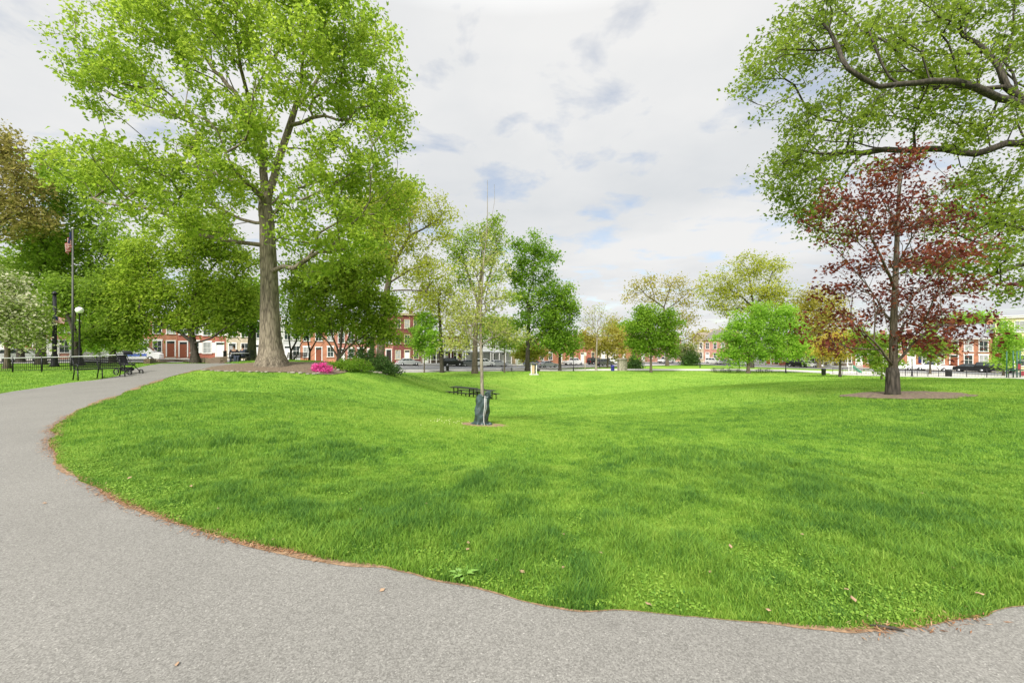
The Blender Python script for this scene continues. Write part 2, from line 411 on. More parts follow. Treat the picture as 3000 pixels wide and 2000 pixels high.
# sward character: 0 dark tall tussocks .. 1 pale yellow-green
DARK = [(1480, 1625, .55), (1600, 1600, .35), (1250, 1500, .7), (1080, 1560, .4), (740, 1460, .55), (960, 1530, .45), (2080, 1640, .5), (1850, 1590, .45), (2650, 1600, .7), (2800, 1500, .9), (2450, 1450, .9), (1720, 1700, .3), (900, 1330, 1.0), (1500, 1420, .8), (2050, 1350, 1.2), (640, 1300, .9), (2900, 1680, .45), (1350, 1560, .4)]
DARKW = []
for px, py, r_ in DARK:
    D_ = CAMZ * F / (py - 1000); DARKW.append(((px - 1500) / F * D_, D_, r_ * 1.15))
YT = G(1413, 9.8)
def sward(x, y):
    base = .53 + .20 * (vnoise(x, y, .55) - .5) + .30 * (vnoise(x, y, 1.9, 3) - .5) + .50 * (vnoise(x, y, 5.6, 7) - .5) + .22 * (vnoise(x, y, .16, 11) - .5) + .25 * (vnoise(x, y, 11.0, 9) - .5)
    base = base + .08 * np.clip((y - 10) / 30, 0, 1)
    dk = np.zeros_like(base)
    for cx, cy, r_ in DARKW:
        d = np.hypot(x - cx, (y - cy) * .9) / r_ + 1.1 * (vnoise(x, y, 3.0, 5) - .5) + .6 * (vnoise(x, y, 8.0, 6) - .5)
        dk = np.maximum(dk, np.clip(1.25 - d, 0, 1))
    ring = np.exp(-((np.hypot((x - YT[0]) * .62 + .22, (y - YT[1] + .1) * .8) / .95) ** 2))
    mp = G(2615, 13)
    ring2 = np.exp(-((np.hypot((x - mp[0] - 1.2) * .4, y - mp[1] + .5) / .9) ** 2)) * .5
    return np.clip(base - .26 * dk + .75 * ring + ring2, 0, 1), dk

# ground sheet, polar so it is fine near the viewpoint and reaches the horizon
nr, ns = 230, 300
rad = np.concatenate(([0.0], .35 * (1000 / .35) ** (np.arange(nr) / (nr - 1))))
th = np.linspace(0, 2 * np.pi, ns, endpoint=False)
X = (rad[1:, None] * np.sin(th)).ravel(); Y = (rad[1:, None] * np.cos(th)).ravel()
V = np.stack((np.concatenate(([0], X)), np.concatenate(([0], Y)), H(np.concatenate(([0], X)), np.concatenate(([0], Y)))), 1)
i = np.arange(nr - 1)[:, None] * ns + 1; k = np.arange(ns)[None]; k2 = (k + 1) % ns
q = np.stack((i + k, i + ns + k, i + ns + k2, i + k2), -1).reshape(-1, 4)
tri = np.stack((np.zeros(ns, int), 1 + np.arange(ns), 1 + (np.arange(ns) + 1) % ns), 1)
loops = np.concatenate((q[:, ::-1].ravel(), tri[:, ::-1].ravel())); cnt = np.concatenate((np.full(len(q), 4), np.full(ns, 3)))
tn, _ = sward(V[:, 0], V[:, 1])
o = link('ground', np_mesh('ground', V, loops, cnt, True, {'tint': tn}), M['lawn']); tag(o, 'mown green park lawn sloping down to the street', 'ground', kind='structure')

def sheet(name, poly, off, mat, step, kind='structure', label=None, cat=None, dens_near=False):
    """a flat region following the terrain, off metres above it"""
    poly = np.asarray(poly, float)
    pts = []
    for a, b in zip(poly, np.roll(poly, -1, 0)):
        n_ = max(1, int(np.hypot(*(b - a)) / step))
        for q_ in range(n_): pts.append(a + (b - a) * q_ / n_)
    nb = len(pts); lo = poly.min(0); hi = poly.max(0)
    gx, gy = np.meshgrid(np.arange(lo[0] + step / 2, hi[0], step), np.arange(lo[1] + step / 2, hi[1], step))
    g = np.stack((gx.ravel(), gy.ravel()), 1)
    ins = inside(g, np.array(pts))
    allp = [Vector(p) for p in pts] + [Vector(p) for p in g[ins]]
    vs, es, fs, *_ = delaunay_2d_cdt(allp, [], [list(range(nb))], 1, 1e-4)
    v = np.array([(p.x, p.y) for p in vs]); z = H(v[:, 0], v[:, 1]) + off
    lp = []; ct = []
    for f in fs:
        a, b, c = (v[f[0]], v[f[1]], v[f[2]])
        ff = list(f) if (b[0] - a[0]) * (c[1] - a[1]) - (b[1] - a[1]) * (c[0] - a[0]) > 0 else list(f)[::-1]
        lp += ff; ct.append(len(ff))
    o = link(name, np_mesh(name, np.column_stack((v, z)), lp, ct, True), mat)
    return tag(o, label, cat, kind=kind)
def inside(p, poly):
    x, y = p[:, 0], p[:, 1]; c = np.zeros(len(p), bool)
    for (x0, y0), (x1, y1) in zip(poly, np.roll(poly, -1, 0)):
        if y0 == y1: continue
        m_ = ((y0 > y) != (y1 > y)) & (x < (x1 - x0) * (y - y0) / (y1 - y0) + x0); c ^= m_
    return c

# the asphalt path round the lawn
EDGE = [(610, 1081), (560, 1090), (500, 1106), (440, 1125), (380, 1146), (330, 1165), (285, 1181), (245, 1197), (200, 1222), (170, 1245), (157, 1268), (152, 1300), (163, 1345), (190, 1378), (235, 1412), (330, 1462), (450, 1518), (600, 1570), (800, 1615), (1000, 1650), (1150, 1682), (1310, 1716), (1420, 1747), (1520, 1775), (1620, 1793), (1720, 1797), (1850, 1806), (2023, 1826), (2233, 1840), (2457, 1856), (2580, 1854), (2740, 1843), (2850, 1817), (3000, 1790)]
def gpix(px, py):
    """ground point seen at a photo pixel (ray march)"""
    for D_ in np.concatenate((np.arange(1.5, 12, .05), np.arange(12, 130, .2))):
        q_ = P(px, py, D_)
        if q_[2] <= h1(q_[0], q_[1]): return q_[:2]
    return P(px, py, 60)[:2]
edge = [gpix(*e) for e in EDGE]
edge += [np.array((4.2, 2.55)), np.array((7, 3.6)), np.array((12, 7)), np.array((18, 12))]
def catmull(pts, n=10):
    pts = [np.array(p, float) for p in pts]; out = []
    for j in range(len(pts) - 1):
        p0, p1, p2, p3 = pts[max(j - 1, 0)], pts[j], pts[j + 1], pts[min(j + 2, len(pts) - 1)]
        for t in np.arange(n) / n:
            out.append(.5 * (2 * p1 + (p2 - p0) * t + (2 * p0 - 5 * p1 + 4 * p2 - p3) * t * t + (3 * p1 - p0 - 3 * p2 + p3) * t ** 3))
    return out + [pts[-1]]
edge_s = catmull(edge, 8)
ej = []
for j, p in enumerate(edge_s):
    a = edge_s[max(j - 1, 0)]; b = edge_s[min(j + 1, len(edge_s) - 1)]; d = b - a; n_ = np.array((-d[1], d[0])) / (np.hypot(*d) + 1e-9)
    am = min(.06, .006 + .004 * np.hypot(*p))
    ej.append(p + n_ * ((vnoise(p[0], p[1], 2.5)[()] - .5) * am * 1.6 + (vnoise(p[0], p[1], 8, 2)[()] - .5) * am))
edge_s = ej
outer = [gpix(*e) for e in ((455, 1068), (420, 1074), (390, 1082), (372, 1092), (335, 1104), (280, 1114), (200, 1123), (120, 1136), (50, 1146), (0, 1154))]
path_poly = edge_s + [np.array(p) for p in ((26, 20), (26, -9), (-26, -9), (-26, 10.3), (-20, 11.4))] + catmull(outer[::-1], 4) + [gpix(q_, 1065) for q_ in (470, 520, 600, 660, 700)] + [gpix(700, 1072), gpix(640, 1077)]
path_poly = np.array(path_poly)
sheet('asphalt_path', path_poly, .012, M['path'], .6, label='worn grey asphalt path curving round the lawn', cat='path')

# ------------------------------------------------------------------ far paths, road, pavements, playground surface
def strip(a, b, off, name, mat, step, label, cat):
    return sheet(name, np.array(a + b[::-1]), off, mat, step, label=label, cat=cat)
far = [(1120, 1092.5), (1180, 1091.5), (1300, 1088.8), (1500, 1087), (1750, 1086.2), (1950, 1085.8), (2150, 1086.5), (2300, 1088.5), (2420, 1093.5), (2500, 1098.5)]
far_b = [(1120, 1082), (1180, 1081.8), (1300, 1081.5), (1500, 1081.3), (1750, 1081), (1950, 1081), (2150, 1081.5), (2300, 1083), (2420, 1087), (2500, 1092)]
strip([gpix(*e) for e in far], [gpix(*e) for e in far_b], .05, 'park_path', M['concrete'], 2.0, 'pale path along the far edge of the lawn', 'path')
ts = list(np.arange(-90, 111, 10.0))
strip([row1(t, 3.2) for t in ts], [row1(t, 12.6) for t in ts], .05, 'road', M['road'], 3.0, 'grey asphalt street in front of the row houses', 'road')
strip([row1(t, .0) for t in ts], [row1(t, 3.05) for t in ts], .16, 'pavement', M['concrete'], 3.0, 'pale pavement along the row houses', 'pavement')
strip([row1(t, 12.8) for t in ts], [row1(t, 15.6) for t in ts], .14, 'pavement', M['concrete'], 3.0, 'pale pavement on the park side of the street', 'pavement')
ss = list(np.arange(-2, 100, 8.0))
strip([row2(s, 3.2) for s in ss][2:], [row2(s, 12.6) for s in ss][2:], .06, 'road', M['road'], 3.0, 'grey side street along the right-hand houses', 'road')
strip([row2(s, .0) for s in ss], [row2(s, 3.05) for s in ss], .16, 'pavement', M['concrete'], 3.0, 'pale pavement along the right-hand houses', 'pavement')
pg = [gpix(*e) for e in ((2430, 1097), (2500, 1100), (2600, 1102.5), (2720, 1105.5), (2860, 1109), (3000, 1112), (3200, 1114))] + [np.array(p) for p in ((85, 46), (74, 66))] + [gpix(2640, 1088), gpix(2440, 1087)]
sheet('playground_ground', pg, .05, M['concrete'], 2.0, label='pale paved playground surface', cat='paving')

# mulch under the big tree, soil at the saplings
mb_edge = [(590, 1084), (640, 1088), (720, 1091), (800, 1092.5), (880, 1094), (940, 1098), (975, 1099), (1010, 1094), (1030, 1085), (1010, 1072), (960, 1064), (880, 1062), (760, 1062.5), (680, 1068), (620, 1076)]
T1B = G(795, 22)
mul = []
for px, py in mb_edge: mul.append(gpix(px, py))
sheet('mulch', mul, .03, M['mulch'], .5, kind='stuff', label='brown mulch spread under the big tree', cat='mulch')
def blob(cx, cy, rx, ry, n=26, j=.25):
    return [np.array((cx + rx * math.cos(a) * (1 + j * (random.random() - .5)), cy + ry * math.sin(a) * (1 + j * (random.random() - .5)))) for a in np.linspace(0, 2 * math.pi, n, endpoint=False)]
sheet('soil', blob(YT[0] + .02, YT[1] - .05, .56, .50, j=.5), .02, M['soil'], .12, kind='stuff', label='bare sandy soil ring around the young tree', cat='soil')
MT = G(2615, 13)
sheet('mulch', blob(MT[0] + .25, MT[1] - .2, 1.75, 1.15, j=.3), .03, M['mulch'], .3, kind='stuff', label='brown mulch ring under the red maple', cat='mulch')
SOILS = [(YT[0] + .02, YT[1] - .05, .54, .48), (MT[0] + .25, MT[1] - .2, 1.65, 1.05)]

# ------------------------------------------------------------------ grass blades
far_poly = np.array([gpix(*e) for e in far] + [gpix(*e) for e in far_b][::-1]); pg_poly = np.array(pg); mul_poly = np.array(mul)
def blades(n, d0, d1, wfun, hfun, three):
    u = rng.random(n); D_ = d0 + (d1 - d0) * u ** 1.0
    x = (rng.random(n) * 2 - 1) * (D_ * 1.30 + .3); y = D_
    p = np.stack((x, y), 1)
    keep = ~inside(p, path_poly)
    if d1 > 16:
        keep &= ~inside(p, mul_poly)
        if d1 > 40: keep &= ((x - A0[0]) * N[0] + (y - A0[1]) * N[1] > 16.2) & ~inside(p, far_poly) & ~inside(p, pg_poly)
    for cx, cy, rx, ry in SOILS: keep &= (((x - cx) / rx) ** 2 + ((y - cy) / ry) ** 2 > .8 + .5 * rng.random(n)) | (rng.random(n) < .04)
    x, y = x[keep], y[keep]; n = len(x); D_ = y
    z = H(x, y); tn, dk = sward(x, y)
    hgt = hfun(D_) * (.55 + .9 * rng.random(n)) * (1 + 1.5 * dk) * (.55 + .9 * vnoise(x, y, 4.6, 7)[::1] * .5 + .55 * vnoise(x, y, 1.3, 21))
    wd = wfun(D_) * (.7 + .6 * rng.random(n))
    an = rng.random(n) * 2 * np.pi; lean = (.25 + .75 * rng.random(n)) * hgt * .75
    ld = an + rng.normal(0, .8, n) + np.pi / 2
    bx, by = np.cos(an) * wd / 2, np.sin(an) * wd / 2; lx, ly = np.cos(ld) * lean, np.sin(ld) * lean
    tt = np.clip(tn + rng.normal(0, .22, n), 0, 1)
    o_ = np.stack((x, y, z - .004), 1)
    def pt(ax, ay, az): return o_ + np.stack((ax, ay, az), 1)
    if three:
        Vv = np.stack((pt(-bx, -by, 0 * x), pt(bx, by, 0 * x), pt(lx, ly, hgt)), 1).reshape(-1, 3)
        L = np.arange(3 * n); C = np.full(n, 3); T = np.repeat(tt, 3)
    else:
        m_ = .5
        Vv = np.stack((pt(-bx, -by, 0 * x), pt(bx, by, 0 * x), pt(bx * .8 + lx * .3, by * .8 + ly * .3, hgt * .62), pt(-bx * .8 + lx * .3, -by * .8 + ly * .3, hgt * .62), pt(lx, ly, hgt)), 1).reshape(-1, 3)
        b0 = np.arange(n) * 5
        L = np.stack((b0, b0 + 1, b0 + 2, b0 + 3, b0 + 3, b0 + 2, b0 + 4), 1).ravel(); C = np.tile((4, 3), n); T = np.repeat(tt, 5)
    return Vv, L, C, T
parts = [blades(560000, 2.0, 5.5, lambda d: .0040 + .0004 * d, lambda d: .029 + 0 * d, False),
         blades(480000, 5.0, 13, lambda d: .0035 + .0008 * d, lambda d: .035 + 0 * d, False),
         blades(260000, 12, 34, lambda d: .006 + .0011 * d, lambda d: .042 + 0 * d, True),
         blades(90000, 32, 78, lambda d: .02 + .0014 * d, lambda d: .06 + 0 * d, True)]
VV = []; LL = []; CN = []; TT = []; base = 0
for a, b, c, d in parts: VV.append(a); LL.append(b + base); CN.append(c); TT.append(d); base += len(a)
o = link('grass', np_mesh('grass', np.concatenate(VV), np.concatenate(LL), np.concatenate(CN), False, {'tint': np.concatenate(TT)}), M['grass'])
tag(o, 'bright green grass blades growing all over the lawn', 'grass', kind='stuff')

def scatter_quads(pos, length, width, up=.3):
    n = len(pos); an = rng.random(n) * 2 * np.pi
    l = length * (.5 + rng.random(n)); wv = width * (.6 + .8 * rng.random(n)); ti = rng.normal(0, up, n)
    d = np.stack((np.cos(an), np.sin(an), ti), 1); s = np.stack((-np.sin(an), np.cos(an), rng.normal(0, up, n)), 1)
    V_ = np.stack((pos - d * (l / 2)[:, None], pos + s * (wv / 2)[:, None], pos + d * (l / 2)[:, None], pos - s * (wv / 2)[:, None]), 1).reshape(-1, 3)
    return V_, np.arange(4 * n), np.full(n, 4)
# dry needles along the edge of the path
es = np.array(edge_s); seg = np.hypot(*(np.diff(es, axis=0).T)); cum = np.concatenate(([0], np.cumsum(seg)))
n = 30000
u = rng.random(n) * cum[-1]
ex = np.interp(u, cum, es[:, 0]); ey = np.interp(u, cum, es[:, 1])
pat = vnoise(u, u * 0, .9, 4)
kk = pat > .40 + .3 * rng.random(n)
ex, ey = ex[kk], ey[kk]; n = len(ex)
sp_ = .022 + .006 * np.hypot(ex, ey) * .6
ex += rng.normal(0, 1, n) * sp_; ey += rng.normal(0, 1, n) * sp_
pos = np.stack((ex, ey, H(ex, ey) + .018 + rng.random(n) * .012), 1)
V_, L_, C_ = scatter_quads(pos, .034, .006, .22)
o = link('dry_needles', np_mesh('dry_needles', V_, L_, C_, False, {'tint': np.repeat(rng.random(n), 4)}), M['needles'])
tag(o, 'reddish brown dry needles and debris along the path edge', 'debris', kind='stuff')
# brown soil lip where the sward stops
lipw = [max(.003, .10 * (float(vnoise(c_, 0, 1.1, 13)) - .36) * (.5 + float(vnoise(c_, 0, 4.0, 19)))) for c_ in cum]
nrm_ = np.gradient(es, axis=0); nrm_ = np.stack((-nrm_[:, 1], nrm_[:, 0]), 1) / (np.hypot(nrm_[:, 0], nrm_[:, 1])[:, None] + 1e-9)
lipw = np.array(lipw)[:, None] * (1 + .10 * np.hypot(es[:, 0], es[:, 1])[:, None]) * .8
ka = [es[q_] + nrm_[q_] * lipw[q_] for q_ in range(0, len(es))]; kb = [es[q_] - nrm_[q_] * lipw[q_] for q_ in range(0, len(es))]
Vl = []
for a_, b_ in zip(ka, kb): Vl += [(a_[0], a_[1], h1(*a_) + .015), (b_[0], b_[1], h1(*b_) + .015)]
Fl = [q_ for a_ in range(len(ka) - 1) for q_ in (2 * a_, 2 * a_ + 1, 2 * a_ + 3, 2 * a_ + 2)]
o = link('soil_lip', np_mesh('soil_lip', np.array(Vl), Fl, np.full(len(ka) - 1, 4), True), M['lip']); tag(o, 'thin strip of brown soil and debris along the lawn edge', 'soil', kind='stuff')
# clover leaves near the path edge
n = 120000
u = rng.random(n) * cum[-1]; ii = np.clip(np.searchsorted(cum, u) - 1, 0, len(es) - 2)
dv = es[ii + 1] - es[ii]; nv = np.stack((-dv[:, 1], dv[:, 0]), 1) / (np.hypot(dv[:, 0], dv[:, 1])[:, None] + 1e-9)
ex = np.interp(u, cum, es[:, 0]); ey = np.interp(u, cum, es[:, 1])
off_ = rng.exponential(.50, n) + .02
for sgn in (1, -1):
    tx = ex + nv[:, 0] * off_ * sgn; ty = ey + nv[:, 1] * off_ * sgn
    if (~inside(np.stack((tx, ty), 1), path_poly)).mean() > .5: break
k_ = (~inside(np.stack((tx, ty), 1), path_poly)) & (vnoise(tx, ty, 1.3, 31) > .40) & (np.hypot(tx, ty) < 9)
tx, ty = tx[k_], ty[k_]; n = len(tx)
pos = np.stack((tx, ty, H(tx, ty) + .015 + .03 * rng.random(n)), 1)
V_, L_, C_ = scatter_quads(pos, .015, .014, .4)
o = link('clover', np_mesh('clover', V_, L_, C_, False, {'tint': np.repeat(np.clip(.62 + rng.normal(0, .22, n), 0, 1), 4)}), M['grass'])
tag(o, 'small round clover leaves mixed into the lawn edge', 'clover', kind='stuff')
# little white clover flowers near the young tree
n = 26
fx = YT[0] - .80 + rng.normal(0, .36, n); fy = YT[1] - .10 + rng.normal(0, .55, n)
mbf = MB()
for a, b in zip(fx, fy): mbf.lathe([(.003, 0), (.010, .005), (.009, .011), (.002, .016)], (a, b, h1(a, b) + .045), 6)
tag(mbf.build('clover_flowers', plain('flower_white', (.62, .62, .34), .7), None), 'tiny whitish flowers in the pale grass by the young tree', 'flowers', kind='stuff')

# ------------------------------------------------------------------ trees
def leaf_mesh(name, centers, tints, per, spread, size, mat, parent, base, droop=.0, flat=.22, jit=.16, aspect=.62, vs=.8):
    n = len(centers) * per
    c = np.repeat(centers, per, 0) + rng.normal(0, 1, (n, 3)) * np.array((spread, spread, spread * vs))
    tt = np.clip(np.repeat(tints, per) + rng.normal(0, jit, n), 0, 1)
    nrm = rng.normal(0, 1, (n, 3)) * np.array((1, 1, 1)); nrm[:, 2] = np.abs(nrm[:, 2]) + flat
    nrm /= np.linalg.norm(nrm, axis=1)[:, None]
    d = rng.normal(0, 1, (n, 3)); d[:, 2] -= droop
    d -= nrm * (d * nrm).sum(1)[:, None]; d /= np.linalg.norm(d, axis=1)[:, None] + 1e-9
    s = np.cross(nrm, d)
    L = size * (.42 + 1.0 * rng.random(n) ** 1.3); W = L * aspect * (.8 + .4 * rng.random(n))
    p0 = c - d * (L * .5)[:, None]; p2 = c + d * (L * .5)[:, None]
    k = nrm * (L * .12)[:, None]
    p1 = c + s * (W * .5)[:, None] + k - d * (L * .08)[:, None]; p3 = c - s * (W * .5)[:, None] + k - d * (L * .08)[:, None]
    V_ = np.stack((p0, p1, p2, p3), 1).reshape(-1, 3) - base
    me = np_mesh(name, V_, np.arange(4 * n), np.full(n, 4), False, {'tint': np.repeat(tt, 4)})
    return link(name, me, mat, parent)

def grow(base, trunk, limbs, attr, R0, rtip=.012, alpha=.32, step=.7, wig=.10, flare=1.5, taper=.62):
    """returns node arrays: positions, parents, radii (pipe model with a fixed trunk)"""
    pos = [np.array(p, float) for p in trunk]; par = [-1] + list(range(len(trunk) - 1)); plen = [0.0]
    for a in range(1, len(pos)): plen.append(plen[-1] + np.linalg.norm(pos[a] - pos[a - 1]))
    ntr = len(pos)
    def near(p, lo=0):
        A = np.array(pos[lo:]); return lo + int(np.argmin(((A - p) ** 2).sum(1)))
    def addseg(pi, p, pull=None):
        a = pos[pi]; d = np.linalg.norm(p - a); m_ = max(1, int(d / step)); prev = pi
        gp = par[pi]
        dirp = (a - pos[gp]) if gp >= 0 else np.array((0, 0, 1.0)); dirp = dirp / (np.linalg.norm(dirp) + 1e-9)
        ctrl = a + dirp * d * .33 + np.array((0, 0, .10 * d))
        for q_ in range(1, m_ + 1):
            t = q_ / m_
            x = (1 - t) ** 2 * a + 2 * t * (1 - t) * ctrl + t * t * p if pull is None else a + (p - a) * t
            if q_ < m_: x = x + rng.normal(0, wig * step * .6, 3)
            pos.append(x); par.append(prev); plen.append(plen[prev] + np.linalg.norm(x - pos[prev])); prev = len(pos) - 1
        return prev
    for lb in limbs:
        pi = near(np.array(lb[0], float))
        for p in lb[1:]: pi = addseg(pi, np.array(p, float), True)
    order = np.argsort([np.min(((np.array(pos) - a) ** 2).sum(1)) for a in attr]) if len(attr) else []
    cap = len(pos) + len(attr) * 14
    A = np.empty((cap, 3)); PLn = np.empty(cap); A[:len(pos)] = pos; PLn[:len(pos)] = plen
    zb = base[2]; lowtr = max(0, ntr - 1 - int(ntr * .45)) if ntr > 3 else 0
    pen = np.zeros(cap); pen[:lowtr] = 1e3
    tips = []
    for j in order:
        a = attr[j]; nn = len(pos)
        d = np.sqrt(((A[:nn] - a) ** 2).sum(1))
        up = np.clip(A[:nn, 2] - a[2] + .2, 0, None)          # prefer growing outwards and up
        pi = int(np.argmin(d + alpha * PLn[:nn] + .35 * up + pen[:nn]))
        e = addseg(pi, a)
        A[nn:len(pos)] = pos[nn:]; PLn[nn:len(pos)] = plen[nn:]
        tips.append(e)
    nn = len(pos); pos = np.array(pos); par = np.array(par)
    ch = np.zeros(nn, int)
    for a in range(1, nn): ch[par[a]] += 1
    leaves_n = max(int((ch == 0).sum()), 2)
    e = math.log(leaves_n) / math.log(max(R0 * .80 / rtip, 1.5)); e = max(e, 1.5)
    acc = np.where(ch == 0, rtip ** e, 0.0)
    for a in range(nn - 1, 0, -1): acc[par[a]] += acc[a]
    rr = acc ** (1 / e)
    tl = np.array(plen[:ntr]); tot = max(tl[-1], 1e-6)
    tr = R0 * (1 - (1 - taper) * (tl / tot) ** (.72 if taper < .4 else 1.0)) * (1 + (flare - 1) * np.exp(-tl / (R0 * 1.3)))
    rr[:ntr] = np.maximum(tr, np.minimum(rr[:ntr], R0 * .9) * .9)
    if taper < .4: rr[:ntr] = np.minimum(rr[:ntr], tr * 1.15)
    return pos, par, rr, ch, tips, ntr

def wood_mesh(name, pos, par, rr, base, mat, parent, rmin=0.0, big=12, wob=.0):
    kids = [[] for _ in pos]
    for a in range(1, len(pos)): kids[par[a]].append(a)
    chains = []; stack = [[0]]
    roots = [0]
    while stack:
        c = stack.pop(); a = c[-1]
        while kids[a]:
            ks = sorted(kids[a], key=lambda q_: -rr[q_])
            for b in ks[1:]: stack.append([a, b])
            c.append(ks[0]); a = ks[0]
        chains.append(c)
    Vs = []; Ls = []; nv = 0; Ct = 0
    for c in chains:
        if len(c) < 2: continue
        p = pos[c]; r_ = rr[c].copy()
        if c[0] != 0: r_[0] = min(r_[0], r_[1] * 1.25)
        if r_.max() < rmin: continue
        ns_ = big if r_[0] > .25 else (8 if r_[0] > .1 else (5 if r_[0] > .035 else 3))
        d = np.empty_like(p); d[1:-1] = p[2:] - p[:-2]; d[0] = p[1] - p[0]; d[-1] = p[-1] - p[-2]
        d /= np.linalg.norm(d, axis=1)[:, None] + 1e-9
        ref = np.array((1.0, .13, 0)) if abs(d[0, 2]) > .6 else np.array((.1, .05, 1.0))
        a_ = np.cross(d, ref); a_ /= np.linalg.norm(a_, axis=1)[:, None] + 1e-9; b_ = np.cross(d, a_)
        t = np.arange(ns_) * 2 * np.pi / ns_
        rad_ = r_[:, None] * np.ones(ns_)
        if wob and r_[0] > .25: rad_ = rad_ * (1 + wob * np.sin(t * 5 + 1) * np.exp(-np.arange(len(c)) * .5)[:, None] + wob * .35 * np.sin(t * 3 + np.arange(len(c))[:, None] * .8))
        ring = p[:, None] + rad_[..., None] * (np.cos(t)[:, None] * a_[:, None] + np.sin(t)[:, None] * b_[:, None])
        m_ = len(c); i_ = np.arange(m_ - 1)[:, None] * ns_; k_ = np.arange(ns_)[None]; k2_ = (k_ + 1) % ns_
        Ls.append(np.stack((i_ + k_, i_ + k2_, i_ + ns_ + k2_, i_ + ns_ + k_), -1).reshape(-1) + nv); Vs.append(ring.reshape(-1, 3)); nv += m_ * ns_
    L = np.concatenate(Ls); me = np_mesh(name, np.concatenate(Vs) - base, L, np.full(len(L) // 4, 4), True)
    return link(name, me, mat, parent)

BK = {'grey': bark('grey_brown_bark', (.066, .054, .040), (.255, .215, .160), 5.0),
      'dark': bark('dark_bark', (.022, .020, .016), (.085, .073, .058), 6.0),
      'mid': bark('brown_bark', (.05, .04, .028), (.16, .13, .095), 6.0),
      'mossy': bark('greenish_bark', (.04, .042, .024), (.12, .12, .07), 6.0),
      'pale': bark('pale_smooth_bark', (.13, .11, .085), (.34, .30, .23), 14.0, .3)}
LF = {'tulip': foliage('fresh_green_leaves', ((.118, .200, .014), (.218, .310, .024), (.340, .415, .045)), .54),
      'oak': foliage('olive_green_leaves', ((.085, .130, .014), (.160, .228, .020), (.260, .325, .035)), .50),
      'red': foliage('dark_red_leaves', ((.055, .012, .011), (.135, .026, .018), (.225, .072, .028)), .44),
      'dense': foliage('deep_green_leaves', ((.080, .165, .012), (.150, .265, .018), (.240, .360, .032)), .52),
      'mid': foliage('mid_green_leaves', ((.095, .165, .014), (.170, .265, .022), (.260, .350, .040)), .52),
      'bright': foliage('bright_green_leaves', ((.130, .245, .024), (.225, .380, .038), (.330, .480, .060)), .58),
      'yellow': foliage('yellow_green_leaves', ((.190, .225, .022), (.310, .340, .038), (.430, .435, .070)), .50),
      'olive': foliage('yellow_olive_leaves', ((.200, .190, .026), (.310, .290, .045), (.420, .375, .080)), .50),
      'bronze': foliage('bronze_leaves', ((.135, .130, .030), (.225, .200, .050), (.320, .270, .085)), .5),
      'blossom': foliage('white_blossom', ((.12, .20, .02), (.22, .28, .06), (.60, .57, .44)), .4),
      'catkin': foliage('pale_new_leaves', ((.18, .22, .035), (.32, .355, .08), (.46, .46, .17)), .46),
      'amber': foliage('amber_leaves', ((.20, .18, .03), (.42, .34, .05), (.54, .44, .09)), .54),
      'ever': foliage('dark_evergreen', ((.035, .080, .016), (.065, .130, .024), (.100, .185, .036)), .3),
      'azalea': foliage('pink_petals', ((.42, .02, .16), (.66, .06, .32), (.80, .20, .48)), .25)}

def tree(name, label, base, R0, trunk, clumps, leaf, bk='mid', limbs=(), n=200, per=40, size=.3, spread=.6, depth=None, alpha=.32, step=.8, rtip=.014, flare=1.4,
         taper=.62, cat='tree', group=None, droop=.0, rmin=0.0, shell=.0, wig=.12, two=True, big=12, jit=.16, crown='crown', vs=.8):
    """base=(px,py or None,D); trunk=[(px,py[,dd])...]; clumps=[(px,py,rx,ry[,dd[,rd]])...] in photo pixels at depth D+dd"""
    px, py, D = base; b = G(px, D) if py is None else P(px, py, D)
    if py is not None: b[2] = min(b[2], h1(b[0], b[1]) + .0)
    def w3(p): return P(p[0], p[1], D + (p[2] if len(p) > 2 else 0.0))
    tr = [b - np.array((0, 0, .12))] + [w3(p) for p in trunk]
    # resample trunk
    tr2 = [tr[0]]
    for a, c in zip(tr[:-1], tr[1:]):
        m_ = max(1, int(np.linalg.norm(c - a) / max(.5, R0)))
        for q_ in range(1, m_ + 1): tr2.append(a + (c - a) * q_ / m_)
    lb = [[w3(p) for p in l] for l in limbs]
    cl = []
    for c in clumps:
        cx, cy, rx, ry = c[:4]; dd = c[4] if len(c) > 4 else 0.0
        q_ = P(cx, cy, D + dd); sc = (D + dd) / F; rd = c[5] if len(c) > 5 else (depth if depth else .8 * (rx + ry) / 2 * sc)
        cl.append((q_, np.array((rx * sc, rd, ry * sc)), rx * ry, random.random()))
    tot = sum(c[2] for c in cl); at = []; tn_ = []
    for q_, rv, ar, rt in cl:
        k_ = max(2, int(round(n * ar / tot)))
        d = rng.normal(0, 1, (k_, 3)); d /= np.linalg.norm(d, axis=1)[:, None]; r_ = (shell + (1 - shell) * rng.random(k_)) ** (1 / 2.4)
        pts = q_ + d * r_[:, None] * rv
        at.append(pts); tn_.append(np.full(k_, .34 + .32 * rt) + rng.normal(0, .10, k_))
    at = np.concatenate(at); tn_ = np.concatenate(tn_)
    gz = H(at[:, 0], at[:, 1]); ok = at[:, 2] > gz + .4; at = at[ok]; tn_ = tn_[ok]
    pos, par, rr, ch, tips, ntr = grow(b, tr2, lb, at, R0, rtip, alpha, step, wig, flare, taper)
    root = empty(name, b, 0, label, cat, group)
    wood_mesh('trunk', pos, par, rr, b, BK[bk], root, rmin, big, .06)
    if leaf and per > 0:
        leaf_mesh(crown, at, tn_, per, spread, size, LF[leaf], root, b, droop, jit=jit, vs=vs)
    return root, (pos, par, rr, b)

